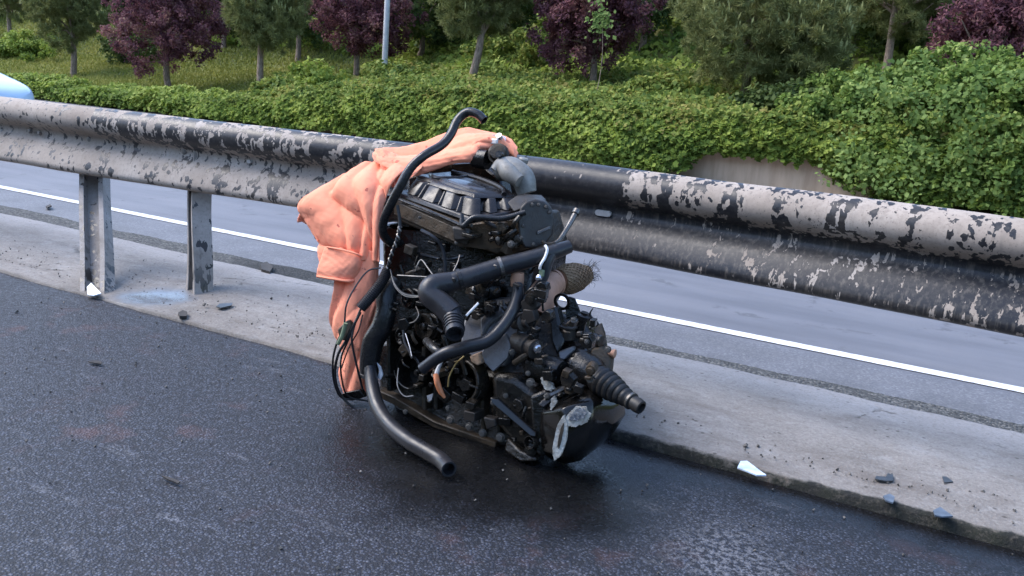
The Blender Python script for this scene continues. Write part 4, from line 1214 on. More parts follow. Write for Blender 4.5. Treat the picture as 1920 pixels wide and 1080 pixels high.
# end plate (round-ish) at the right end of the head
ep = [(976, 388), (986, 378), (1004, 374), (1022, 378), (1034, 392), (1039, 412), (1037, 440), (1024, 458), (1004, 466), (984, 466), (974, 448), (970, 415)]
epn = (P(1005, 420, 2.50) - P(985, 423, 2.60)).normalized()
def epd(px): return 2.545 + (px - 1005) * 0.0006
fr = [P(x, y, epd(x)) for x, y in ep]
bk = [p + E2 * .06 - E1 * .03 for p in fr]
MB().prism(fr, bk).build('end_plate', K_plate, ER, bevel=0.006)
# alloy shoulder behind the plate
solid('plate_shoulder', [(950, 378, 2.58), (968, 366, 2.60), (1000, 368, 2.60), (1010, 378, 2.56), (985, 386, 2.55), (962, 400, 2.56)], 0.06, K_plate, 0.006)
solid('housing_below_cover', [(872, 425, 2.56), (975, 408, 2.56), (975, 470, 2.57), (930, 478, 2.59), (880, 460, 2.58)], 0.10, K_brown, 0.008)
solid('lower_lug', [(846, 424, 2.55), (878, 430, 2.54), (880, 450, 2.54), (850, 452, 2.55)], 0.05, K_plate, 0.006)
solid('casting_arm', [(936, 470, 2.56), (952, 440, 2.55), (962, 444, 2.55), (950, 480, 2.56)], 0.05, K_brown, 0.004)
solid('raised_mark', [(1007, 434, 2.541), (1030, 424, 2.543), (1031, 429, 2.543), (1008, 440, 2.541)], 0.006, K_house, 0.001)

# --- bolts (shared mesh)
def bolt_mesh():
    b = MB()
    b.lathe((0, 0, 0), (0, 0, 1), [(-.006, 1.35), (.10, 1.35), (.12, 1.3)], 14)
    b.lathe((0, 0, .12), (0, 0, 1), [(0, 1.0), (.7, 1.0), (.8, .85)], 6)
    o = b.build('bolt', K_bolt, None, smooth=False)
    me = o.data; bpy.data.objects.remove(o); return me
BOLT = bolt_mesh()
def bolt(px, py, d, r, axis=None):
    p = P(px, py, d)
    ax = axis if axis is not None else (CAMP - p).normalized() * .5 - E2
    o = bpy.data.objects.new('bolt', BOLT); C.objects.link(o); o.parent = ER
    o.location = p - ER.location; o.scale = (r, r, r)
    o.rotation_euler = Vector(ax).to_track_quat('Z', 'Y').to_euler()
    return o
for px, py in ((981, 423), (978, 446), (1000, 458), (1010, 384), (998, 384), (1030, 398), (1024, 388)):
    bolt(px, py, epd(px) - .002, .0045)
for px, py, r in ((958, 458, .008), (933, 448, .005), (862, 436, .007), (884, 423, .004), (787, 408, .004), (855, 455, .004)):
    bolt(px, py, df(px) - .10 if px > 850 else 2.66, r)
for px, py, r in ((995, 718, .010), (1026, 742, .007), (1106, 712, .007), (845, 787, .010), (880, 800, .009), (905, 812, .009), (925, 795, .009), (938, 820, .010), (870, 745, .007), (805, 750, .006), (925, 755, .007), (760, 772, .006), (990, 700, .006), (960, 660, .007), (1140, 655, .007), (1062, 705, .006), (840, 765, .006), (948, 742, .006), (1015, 825, .006), (1005, 645, .007), (916, 578, .010), (826, 508, .006), (1075, 600, .006), (1100, 640, .006)):
    bolt(px, py, df(px) - .085 if py > 620 else df(px) - .06, r)

# --- grey alloy elbow and parts under the cloth
MB().tube(PP([(938, 318, 2.74), (958, 318, 2.72), (980, 335, 2.70), (988, 362, 2.70)]), [.036, .040, .038, .030], seg=18, n=6).build('intake_elbow', K_alu, ER)
MB().tube(PP([(928, 322, 2.72), (942, 310, 2.72), (955, 325, 2.68), (975, 340, 2.66)]), [.018, .026, .028, .02], seg=16, n=6).build('intake_branch', K_alu, ER)
MB().lathe(P(978, 312, 2.74), E3 + E1 * .25, [(-.02, .013), (.012, .013), (.014, .016), (.024, .016), (.028, .012)], 14).build('elbow_cap', K_alu, ER)
MB().lathe(P(935, 290, 2.76), -E2 + E3 * .5 + E1 * .3, [(-.02, .034), (.01, .034), (.012, .028), (.028, .024), (.03, .012)], 20).build('throttle_body', K_brown, ER)
MB().lathe(P(905, 298, 2.78), E1, [(-.035, .02), (-.03, .03), (.02, .032), (.024, .02)], 18).build('throttle_motor', K_dark, ER)
MB().lathe(P(941, 268, 2.80), -E2 + E3, [(0, .018), (.014, .018), (.016, .010), (.035, .009)], 12).build('chrome_fitting', K_chrome, ER)
MB().box(P(926, 265, 2.79), AX, (.035, .02, .018)).build('white_clip', K_whit, ER, bevel=.004)
MB().tube(PP([(915, 262, 2.80), (925, 255, 2.80), (938, 262, 2.79), (944, 276, 2.78)]), .004, seg=8).build('fitting_pipe', K_chrome, ER)
MB().lathe(P(940, 292, 2.72), -E2 + E3 * .3, [(0, .011), (.02, .011), (.02, .006)], 12).build('port_stub', K_dark, ER)
solid('back_manifold', [(760, 330, 2.95), (830, 305, 2.98), (900, 300, 2.95), (935, 330, 2.88), (950, 400, 2.86), (970, 470, 2.86), (975, 560, 2.86), (760, 560, 2.98)], 0.08, K_dark, 0.015)

# --- hoses
def hose(name, pts, r, mat=K_rub, seg=16, n=8, hollow=False, sh=False):
    return MB().tube(PP(pts), r, seg=seg, n=n, hollow=hollow, start_hollow=sh).build(name, mat, ER)
hose('vent_hose', [(908, 226, 2.66), (895, 214, 2.67), (876, 211, 2.68), (858, 226, 2.68), (845, 252, 2.66), (828, 272, 2.64), (795, 292, 2.61), (770, 315, 2.60), (750, 350, 2.60), (732, 385, 2.62), (719, 415, 2.65), (719, 440, 2.68), (735, 456, 2.72), (750, 455, 2.78)], .0138, K_rub2, hollow=False, sh=True)
cool = [(1068, 462, 2.52), (1030, 475, 2.50), (985, 488, 2.49), (940, 500, 2.48), (890, 516, 2.465), (850, 528, 2.45), (822, 536, 2.45)]
hose('coolant_pipe', cool, [.019, .023, .025, .027, .028, .028, .028], K_rub)
elb = hose('coolant_elbow', [(845, 530, 2.45), (812, 536, 2.435), (806, 552, 2.425), (830, 572, 2.415), (848, 590, 2.405)], [.031, .0315, .032, .033, .034], K_rub)
hose('elbow_outlet', [(845, 578, 2.42), (849, 600, 2.385), (853, 626, 2.335)], [.027, .0262, .025], K_rub, hollow=True, n=4)
for k in range(4):
    c = P(849.5 + k * .8, 602 + k * 5, 2.382 - k * .0095); ax = P(853, 626, 2.335) - P(849, 600, 2.385)
    MB().lathe(c, ax, [(-.002, .026), (-.001, .029), (.002, .029), (.003, .026)], 20).build('outlet_rib', K_rub, ER)
for (px, py, d, w) in ((832, 533, 2.45, .034), (862, 524, 2.45, .031), (938, 500, 2.48, .0295)):
    c = P(px, py, d); ax = P(px + 40, py - 12, d + .01) - c
    MB().lathe(c, ax, [(-.006, w - .003), (-.005, w), (.005, w), (.006, w - .003)], 22).build('hose_clamp', K_bolt if px == 938 else K_rub2, ER)
    MB().box(c - E2 * w + E3 * .004, AX, (.012, .008, .012)).build('clamp_screw', K_bolt if px == 938 else K_rub2, ER, bevel=.002)
hose('bypass_hose', [(968, 522, 2.50), (971, 545, 2.49), (962, 580, 2.47), (940, 615, 2.45), (912, 640, 2.44), (870, 652, 2.43), (830, 665, 2.43), (792, 692, 2.46)], [.014, .016, .017, .018, .019, .019, .018, .017], K_rub)
MB().lathe(P(970, 524, 2.50), E3, [(-.02, .018), (.0, .02), (.02, .018), (.022, .01)], 14).build('hose_joint', K_rust, ER)
hose('pipe_drop', [(1062, 462, 2.515), (1040, 470, 2.50), (1028, 490, 2.49), (1020, 520, 2.49), (1008, 540, 2.49), (985, 560, 2.49), (965, 580, 2.50)], [.016, .017, .015, .013, .012, .011, .01], K_rub)
hose('left_coolant_hose', [(742, 530, 2.72), (725, 548, 2.70), (724, 580, 2.69), (716, 612, 2.69), (700, 640, 2.70), (694, 672, 2.71), (692, 700, 2.72)], [.030, .033, .032, .034, .034, .032, .029], K_rub2)
hose('trailing_hose', [(694, 690, 2.70), (698, 725, 2.66), (708, 762, 2.60), (730, 796, 2.53), (765, 826, 2.455), (802, 848, 2.41), (828, 864, 2.375), (842, 880, 2.325)], [.020, .021, .022, .022, .022, .022, .022, .0215], K_rub, hollow=True)
c = P(692, 702, 2.72); MB().lathe(c, (0, 0, 1), [(-.006, .030), (-.005, .033), (.005, .033), (.006, .030)], 20).build('hose_clamp', K_bolt, ER)
hose('thin_pipe', [(790, 432, 2.62), (812, 444, 2.60), (828, 462, 2.60), (834, 490, 2.60), (834, 520, 2.60)], .0058, K_rub, 8)
hose('fuel_pipe', [(770, 470, 2.66), (800, 480, 2.65), (840, 486, 2.63), (870, 480, 2.62)], .006, K_rub2, 8)
hose('hose_stub', [(800, 640, 2.58), (815, 655, 2.52), (835, 668, 2.5)], .013, K_rub2)
# corrugated sleeve
pts = catmull(PP([(728, 505, 2.66), (715, 530, 2.65), (695, 556, 2.64), (676, 578, 2.64)]), 18)
rad = [.0155 + (.0022 if i % 2 else 0) for i in range(len(pts))]
b = MB(); b.tube(pts, rad, seg=14, smooth=False); b.build('corrugated_sleeve', K_wire, ER, angle=20)
# strut with a tip, upper right
MB().tube(PP([(1079, 400, 2.60), (1068, 420, 2.58), (1050, 448, 2.55), (1040, 456, 2.54)]), [.0085, .008, .007, .006], seg=10).build('support_rod', K_bolt, ER)
MB().lathe(P(1080, 398, 2.60), P(1080, 398, 2.60) - P(1068, 420, 2.58), [(-.006, .0115), (.008, .0115), (.010, .006)], 10).build('rod_tip', K_bolt, ER)
MB().tube(PP([(1040, 456, 2.54), (1025, 458, 2.53), (1016, 452, 2.53)]), .005, seg=8).build('rod_hook', K_brown, ER)
# white loop
MB().tube(PP([(1022, 460, 2.475), (1026, 468, 2.47), (1022, 482, 2.47), (1014, 496, 2.47), (1012, 504, 2.475)]), .0042, seg=8).build('white_clip', K_whit, ER)
MB().box(P(1016, 512, 2.48), AX, (.016, .012, .02)).build('green_connector', K_green, ER, bevel=.003)
MB().lathe(P(1012, 522, 2.48), -E2 + E3 * .4, [(0, .009), (.012, .009), (.014, .006)], 12).build('chrome_fitting', K_chrome, ER)
MB().tube(PP([(874, 592, 2.42), (897, 568, 2.43)]), .0035, seg=8, smooth=False).build('white_tube', K_whit, ER)
# exhaust down pipe and frayed braided flex section
MB().tube(PP([(1000, 590, 2.64), (1012, 560, 2.66), (1026, 540, 2.70), (1040, 530, 2.74)]), [.055, .050, .040, .036], seg=20, n=6).build('exhaust_cone', K_rust, ER)
for i, (x, y) in enumerate(((1036, 532), (1044, 529), (1052, 527))):
    c = P(x, y, 2.735 + i * .012); ax = P(1090, 515, 2.80) - P(1040, 530, 2.74)
    MB().lathe(c, ax, [(-.006, .034), (-.004, .039), (.004, .039), (.006, .034)], 20).build('exhaust_ring', K_rust, ER)
# braid: crossing helical wires over a bellows
fa, fb = P(1050, 527, 2.75), P(1102, 514, 2.83)
b = MB(); b.tube([fa, fa.lerp(fb, .25), fa.lerp(fb, .6), fb], [.036, .047, .043, .024], seg=20, n=6); b.build('flex_core', K_flex, ER)
b = MB()
axd = (fb - fa).normalized(); a_ = axd.cross(Vector((0, 0, 1))).normalized(); b_ = axd.cross(a_)
for sgn in (1, -1):
    for k in range(22):
        pl = []
        for j in range(15):
            t = j / 14
            rr = np.interp(t, [0, .25, .6, 1], [.0375, .0490, .0450, .026])
            th = 2 * math.pi * k / 22 + sgn * t * 2.2
            pl.append(fa.lerp(fb, t) + (a_ * math.cos(th) + b_ * math.sin(th)) * (rr + .0008 * sgn * math.sin(j * 2)))
        b.tube(pl, .0016, seg=4, smooth=False, cap=False)
o = b.build('braid', K_flex, ER); o['kind'] = 'stuff'
b = MB()
for k in range(90):
    th = random.uniform(0, 6.28); rr = random.uniform(.004, .028)
    s = fa.lerp(fb, random.uniform(.85, 1)) + (a_ * math.cos(th) + b_ * math.sin(th)) * rr
    e1 = s + axd * random.uniform(.006, .022) + (a_ * math.cos(th) + b_ * math.sin(th)) * random.uniform(0, .015) + E3 * random.uniform(-.01, .02)
    e2 = e1 + axd * random.uniform(.0, .018) + Vector((random.gauss(0, .008), random.gauss(0, .008), random.gauss(0, .010)))
    b.tube([s, e1, e2], .0006, seg=3, n=3, cap=False)
o = b.build('frayed_wires', K_wire, ER); o['kind'] = 'stuff'
# lifting ring
b = MB()
cc = P(1053, 566, 2.58); q1 = E1; q3 = (E3 - E2 * .1).normalized()
n = 24; V1 = []
for k in range(n):
    a = 2 * math.pi * k / n
    V1.append((math.cos(a), math.sin(a)))
vs = []; fs = []
for lay, off in ((0, 0.0), (1, .007)):
    for r_ in (.0175, .026):
        for (x, y) in V1: vs.append(cc + q1 * x * r_ + q3 * y * r_ + E2 * off)
for k in range(n):
    k2 = (k + 1) % n
    fs += [(k, k2, n + k2, n + k), (2 * n + k, 3 * n + k, 3 * n + k2, 2 * n + k2), (k, 2 * n + k, 2 * n + k2, k2), (n + k, n + k2, 3 * n + k2, 3 * n + k)]
b.add(vs, fs); b.build('lifting_eye', K_dark, ER)
solid('lifting_eye_arm', [(1066, 556, 2.585), (1077, 560, 2.585), (1090, 592, 2.585), (1062, 596, 2.585), (1060, 582, 2.585)], .007, K_dark, .001)

# --- bell housing plate
solid('bell_housing', [(868, 600, 2.58), (905, 566, 2.60), (962, 562, 2.60), (988, 590, 2.58), (975, 640, 2.54), (945, 690, 2.52), (905, 680, 2.52), (860, 655, 2.55)], 0.08, K_house, 0.008)
solid('bell_housing_boss', [(898, 600, 2.57), (912, 570, 2.58), (938, 572, 2.58), (945, 590, 2.565), (915, 612, 2.555), (900, 640, 2.545)], 0.04, K_house, 0.008)
MB().lathe(P(916, 580, 2.565), -E2 + E3 * .3, [(-.01, .020), (.006, .020), (.008, .013), (.016, .012), (.016, .006), (.006, .005)], 18).build('boss_socket', K_plate, ER)
solid('housing_flap', [(905, 655, 2.50), (948, 625, 2.50), (958, 648, 2.49), (952, 672, 2.485), (924, 698, 2.485), (900, 672, 2.495)], 0.012, K_house, 0.003)
# round openings
def ringhole(name, c, ax, r, tube_r, mat, depth=.03):
    b = MB(); pr = [(-depth, r * .9), (-.002, r * .92), (.006, r * .97), (.008, r * 1.04), (.002, r * 1.12), (-.01, r * 1.12), (-depth, r * 1.05)]
    b.lathe(c, ax, pr, 30); return b.build(name, mat, ER)
vx = (-E2 * 1.0 - E1 * .25 + E3 * .15)
def openring(name, c, ax, r, mat, lip=.010, depth=.05):
    b = MB(); b.lathe(c, ax, [(-depth, r * .55), (-depth, r * .86), (0.0, r * .90), (lip * .3, r * .93), (lip * .3, r * 1.02), (0, r * 1.07), (-depth * .9, r * 1.07), (-depth * .95, r * .6)], 32)
    return b.build(name, mat, ER)
openring('driveshaft_port', P(868, 716, 2.575), vx, .060, K_black)
openring('pulley_recess', P(766, 697, 2.68), vx, .052, K_dark)
MB().lathe(P(868, 716, 2.62), vx, [(-.01, .03), (.01, .03), (.012, .012), (.02, .012)], 18).build('shaft_end', K_dark, ER)
MB().tube([P(868, 716, 2.565) + (E1 * math.cos(a) + E3 * math.sin(a)) * .062 for a in np.linspace(-2.2, -0.2, 12)], .0015, seg=6).build('retaining_ring', K_bolt, ER)
MB().tube([P(766, 697, 2.665) + (E1 * math.cos(a) + E3 * math.sin(a)) * .053 for a in np.linspace(-3.0, -0.6, 12)], .0015, seg=6).build('retaining_ring', K_bolt, ER)
MB().tube([P(868, 716, 2.565) + (E1 * math.cos(a) + E3 * math.sin(a)) * .063 for a in np.linspace(1.6, 3.0, 12)], .0024, seg=6).build('retaining_ring', mat_simple('brassy_ring', (.22, .15, .07), .4, .5), ER)
# pulley shapes in the dark middle
for (px, py, d, r, m) in ((770, 560, 2.72, .032, K_dark), (800, 612, 2.66, .040, K_black), (758, 630, 2.74, .030, K_dark), (845, 690, 2.60, .020, K_black), (900, 545, 2.62, .030, K_dark)):
    MB().lathe(P(px, py, d), vx, [(-.06, r), (-.012, r), (-.010, r * .88), (.0, r * .88), (.002, r), (.012, r), (.014, r * .8), (.008, r * .35), (.02, r * .3), (.022, r * .2)], 24).build('pulley', m, ER)
# driveshaft boot: stepped bellows
s0, s1 = P(1116, 706, 2.45), P(1203, 765, 2.33)
axb = s1 - s0; Lb = axb.length
prof = [(0, .034), (.02, .040)]
rr = [.042, .0405, .038, .0345, .030, .026]
t = .03
for r_ in rr:
    prof += [(t, r_ * .90), (t + .004, r_ * .99), (t + .007, r_), (t + .011, r_), (t + .015, r_ * .98), (t + .020, r_ * .88)]
    t += .0215
prof += [(t, .022), (t + .02, .023), (t + .022, .019), (t + .035, .020), (t + .040, .021), (t + .060, .019), (t + .062, .014), (t + .045, .012)]
sc = Lb / prof[-2][0]
b = MB(); b.lathe(s0, axb, [(a * sc, q) for a, q in prof], 30); b.build('driveshaft_boot', K_boot, ER, angle=50)
MB().lathe(s0, axb, [(-.06, .050), (-.01, .048), (.006, .040), (.008, .034)], 24).build('differential_collar', K_black, ER)
MB().lathe(s0 + axb * .76, axb, [(0, .0235), (.001, .0248), (.007, .0248), (.008, .0235)], 22).build('boot_clamp', K_bolt, ER)

# --- gearbox top clutter
solid('selector_tower', [(1028, 580, 2.54), (1042, 576, 2.54), (1058, 640, 2.51), (1044, 668, 2.50), (1034, 640, 2.52)], .04, K_dark, .006)
solid('selector_lever', [(1046, 660, 2.49), (1072, 650, 2.49), (1078, 656, 2.49), (1058, 676, 2.48), (1048, 672, 2.48)], .02, K_house, .004)
solid('bracket', [(940, 570, 2.52), (990, 556, 2.54), (1000, 580, 2.54), (950, 592, 2.52)], .03, K_black, .004)
MB().lathe(P(992, 650, 2.47), (E1 * .9 - E2 * .4), [(-.06, .026), (-.03, .030), (0, .030), (.002, .024), (.02, .024), (.022, .028), (.03, .028), (.032, .010)], 24).build('clutch_actuator', K_plate, ER)
MB().lathe(P(1003, 652, 2.45), (E1 * .9 - E2 * .5), [(0, .012), (.016, .013), (.02, .009), (.02, .004)], 16).build('actuator_stem', K_chrome, ER)
MB().lathe(P(978, 605, 2.48), (E1 - E2 * .4 + E3 * .3), [(-.03, .018), (0, .020), (.003, .026), (.012, .026), (.015, .015), (.03, .013)], 18).build('sensor_body', K_plate, ER)
MB().lathe(P(1065, 616, 2.53), E3, [(-.03, .022), (0, .022), (.003, .027), (.008, .027), (.01, .018), (.016, .016), (.018, .008)], 20).build('breather_cap', K_plate, ER)
MB().lathe(P(1093, 600, 2.53), E3 + E1 * .2, [(-.04, .013), (0, .013), (.002, .020), (.014, .020), (.018, .012), (.024, .012)], 14).build('sensor_plug', K_dark, ER)
MB().lathe(P(1112, 636, 2.52), (E1 - E2 * .3), [(-.02, .018), (.01, .020), (.02, .016), (.024, .02), (.032, .018), (.034, .01)], 16).build('switch_body', K_black, ER)
MB().lathe(P(1146, 662, 2.50), E1, [(-.03, .010), (.004, .010), (.005, .013), (.012, .013), (.014, .006)], 10).build('side_plug', K_rust, ER)
MB().lathe(P(1085, 688, 2.54), (P(1203, 765, 2.33) - P(1116, 706, 2.45)), [(-.05, .05), (-.03, .068), (.02, .072), (.045, .064), (.06, .05), (.062, .03)], 26).build('differential_housing', K_smooth, ER)
MB().lathe(P(1020, 690, 2.50), E1 - E2 * .15, [(-.05, .03), (-.04, .040), (.04, .042), (.06, .034), (.062, .02)], 24).build('selector_housing', K_black, ER)
MB().lathe(P(955, 770, 2.53), -E2 + E1 * .2, [(-.03, .055), (.0, .055), (.012, .045), (.016, .02), (.022, .018)], 26).build('bearing_boss', K_black, ER)
# torn tab sticking up at the right
MB().tube(PP([(1126, 622, 2.54), (1118, 605, 2.54), (1108, 594, 2.54), (1107, 586, 2.54), (1112, 578, 2.54)]), [.009, .006, .004, .003, .0015], seg=7).build('torn_tab', K_dark, ER)
solid('torn_bracket', [(1112, 618, 2.53), (1126, 606, 2.53), (1133, 626, 2.52), (1136, 660, 2.50), (1120, 655, 2.50), (1122, 634, 2.52)], .012, K_brown, .002)
solid('torn_bracket', [(1108, 655, 2.49), (1126, 650, 2.49), (1146, 672, 2.49), (1143, 700, 2.48), (1120, 705, 2.47), (1104, 685, 2.48)], .03, K_brown, .005)
solid('mount_arm', [(918, 745, 2.47), (932, 748, 2.46), (1004, 812, 2.42), (1006, 820, 2.42), (994, 818, 2.42), (922, 756, 2.46)], .014, K_smooth, .003)
openring('mount_bush', P(992, 830, 2.43), vx, .018, K_black, .006, .03)
solid('lower_bracket', [(905, 782, 2.50), (928, 786, 2.49), (930, 800, 2.49), (912, 806, 2.50)], .03, K_plate, .004)
solid('foot_lug', [(950, 820, 2.50), (975, 845, 2.47), (1004, 858, 2.44), (1005, 866, 2.44), (975, 866, 2.46), (945, 845, 2.50)], .05, K_black, .006)
# copper-coloured torn pipe at the port, white end
MB().tube(PP([(829, 678, 2.50), (822, 690, 2.50), (818, 702, 2.49)]), [.003, .006, .007], seg=8).build('torn_sleeve', mat_simple('grey_plastic', (.30, .31, .33), .5), ER)
MB().tube(PP([(817, 702, 2.49), (820, 718, 2.48), (826, 734, 2.48), (834, 746, 2.48)]), [.008, .009, .008, .004], seg=9).build('copper_stub', K_copper, ER)
MB().tube(PP([(870, 668, 2.50), (855, 682, 2.51), (843, 705, 2.52), (840, 725, 2.53)]), .0025, seg=6).build('brass_wire', mat_simple('brass', (.35, .25, .10), .4, .6), ER)
solid('broken_lug', [(880, 668, 2.49), (896, 662, 2.485), (905, 680, 2.48), (895, 686, 2.48), (884, 680, 2.485)], .03, mat_simple('broken_casting', (.25, .16, .10), .7, .1, 60, .6, .8), .003)
solid('white_tab', [(706, 680, 2.69), (714, 688, 2.68), (718, 702, 2.68), (714, 712, 2.68), (707, 708, 2.69), (711, 696, 2.69)], .004, mat_simple('pale_plastic', (.38, .42, .47), .4), .001)
solid('label_tab', [(800, 742, 2.62), (812, 738, 2.61), (809, 750, 2.61), (802, 754, 2.62)], .004, mat_simple('pale_tab', (.2, .22, .25), .5), .0)
# left edge fittings behind the cloth
MB().lathe(P(722, 378, 2.80), -E1 - E2, [(-.02, .022), (.004, .022), (.006, .014), (.018, .012)], 14).build('water_outlet', K_black, ER)
solid('bracket', [(584, 430, 2.90), (604, 428, 2.90), (606, 446, 2.90), (590, 450, 2.90)], .03, K_dark, .004)

# --- wiring
def wire(pts, r=.0022, m=K_wire, name='wire'):
    return MB().tube(PP(pts), r, seg=6, n=6).build(name, m, ER)
wire([(714, 502, 2.68), (690, 508, 2.68), (668, 535, 2.66), (650, 570, 2.64), (646, 605, 2.64)], .0028)
wire([(745, 385, 2.60), (750, 420, 2.60), (746, 445, 2.60), (735, 475, 2.62), (726, 503, 2.64)], .0050, K_wire)
# twisted cable: two strands
for ph in (0, math.pi):
    base = catmull(PP([(750, 425, 2.595), (745, 450, 2.60), (734, 478, 2.62), (727, 503, 2.64)]), 14)
    pl = [p + (E1 * math.cos(i * .8 + ph) + E2 * math.sin(i * .8 + ph)) * .0045 for i, p in enumerate(base)]
    MB().tube(pl, .0028, seg=5, smooth=False).build('twisted_cable', K_bare if ph else K_wire, ER)
for k in range(4):
    wire([(732, 505, 2.62), (740, 530 + k * 2, 2.60), (755 + k, 548 + k * 2, 2.58), (780, 554 + k, 2.55), (800, 553, 2.50)], .0016, K_bare if k % 2 else K_wire)
wire([(745, 516, 2.61), (780, 518, 2.58), (815, 520, 2.50)], .0018, K_bare)
wire([(815, 520, 2.50), (802, 502, 2.55), (790, 487, 2.58), (782, 498, 2.58), (778, 510, 2.59), (768, 514, 2.60)], .0016, K_bare)
wire([(850, 508, 2.50), (858, 492, 2.52), (862, 478, 2.54)], .0014, K_bare)
wire([(756, 612, 2.64), (758, 640, 2.62), (768, 660, 2.60), (773, 672, 2.59)], .0035, K_wire)
wire([(760, 625, 2.62), (768, 650, 2.60), (772, 668, 2.59)], .0014, K_whit)
wire([(780, 575, 2.64), (785, 590, 2.60), (778, 602, 2.60), (768, 606, 2.62)], .0016, K_bare)
wire([(747, 690, 2.66), (745, 722, 2.64), (757, 742, 2.63), (775, 742, 2.63)], .0018, K_bare)
# harness trailing beside the cloth on the left
wire([(678, 575, 2.66), (668, 600, 2.66), (662, 620, 2.66), (660, 642, 2.66), (670, 690, 2.68), (680, 730, 2.72)], .0034)
wire([(676, 585, 2.66), (662, 612, 2.66), (648, 640, 2.67), (634, 665, 2.68), (628, 700, 2.72), (636, 735, 2.76), (660, 762, 2.78), (688, 768, 2.78)], .0042)
wire([(664, 612, 2.66), (652, 640, 2.67), (640, 670, 2.70), (640, 705, 2.74), (652, 742, 2.78), (690, 752, 2.80)], .0030)
wire([(640, 625, 2.66), (630, 648, 2.68), (624, 678, 2.70), (626, 715, 2.74), (640, 745, 2.78), (672, 748, 2.80)], .0034)
wire([(680, 590, 2.66), (672, 620, 2.66), (655, 650, 2.68), (640, 690, 2.70)], .0022)
MB().tube(PP([(648, 606, 2.63), (642, 628, 2.64), (634, 645, 2.65)]), .0065, seg=8).build('connector', K_green, ER)
solid('harness_boot', [(632, 618, 2.66), (650, 600, 2.66), (660, 612, 2.66), (645, 640, 2.66), (636, 636, 2.66)], .02, K_brown, .004)
solid('harness_foot', [(640, 738, 2.78), (675, 730, 2.78), (684, 745, 2.78), (660, 752, 2.80), (642, 750, 2.80)], .02, K_dark, .004)

# --- small castings and fittings that crowd the block
rr_ = random.Random(21)
zones = [((735, 560), (860, 700), 34, 2.60, .05), ((730, 445), (1000, 520), 30, 2.62, .03), ((880, 520), (1020, 600), 30, 2.55, .03), ((940, 590), (1080, 690), 16, 2.50, .02), ((1070, 600), (1120, 660), 7, 2.50, .01), ((720, 700), (900, 790), 30, 2.62, .05), ((880, 750), (1000, 850), 26, 2.50, .03), ((1000, 690), (1110, 740), 12, 2.46, .02), ((860, 425), (975, 470), 14, 2.55, .02)]
mats = [K_black, K_dark, K_dark, K_black, K_black, K_dark, K_plate, K_brown]
names = ['bracket', 'boss', 'lug', 'fitting']
for (x0, y0), (x1, y1), n, d0, dj in zones:
    for i in range(n):
        px = rr_.uniform(x0, x1); py = rr_.uniform(y0, y1)
        if py > 700 + (px - 700) * .42 and px < 960: continue
        d = df(px) - 0.075 - rr_.uniform(0, dj) if py > 520 else d0 + rr_.uniform(-dj, dj)
        m = rr_.choice(mats)
        sz = rr_.uniform(.008, .024)
        kind = rr_.random()
        c = P(px, py, d)
        ax = Vector((rr_.gauss(0, 1), rr_.gauss(0, 1), rr_.gauss(0, 1))).normalized()
        a1 = (E1 + ax * .22).normalized(); a2 = (E2 - a1 * E2.dot(a1)).normalized(); a3 = a1.cross(a2)
        b = MB()
        if kind < .42:
            b.box(c, (a1, a2, a3), (sz * rr_.uniform(.8, 2), sz * rr_.uniform(1, 2.2), sz * rr_.uniform(.4, 1.2)))
            b.build('bracket', m, ER, bevel=.002)
        elif kind < .54:
            b.lathe(c, (-E2 + ax * .3), [(-.03, sz * .8), (0, sz * .8), (.001, sz * .55), (sz * .5, sz * .55), (sz * .55, sz * .3)], 12)
            b.build('boss', m, ER)
        elif kind < .82:
            q = c + (E1 * rr_.uniform(-1, 1) + E3 * rr_.uniform(-1, 1)) * sz * 2.4; mm = c.lerp(q, .5) - E2 * sz * rr_.uniform(0, .8)
            b.tube([c, mm, q], sz * rr_.uniform(.18, .4), seg=8, n=4); b.build('pipe', m, ER)
        else:
            k = rr_.randint(4, 6); a0 = rr_.uniform(0, 3)
            fr = [c + (a1 * math.cos(a0 + 2 * math.pi * j / k) + a3 * math.sin(a0 + 2 * math.pi * j / k)) * sz * rr_.uniform(.85, 1.15) for j in range(k)]
            b.prism(fr, [p + E2 * .03 for p in fr]); b.build('lug', m, ER, bevel=.002)

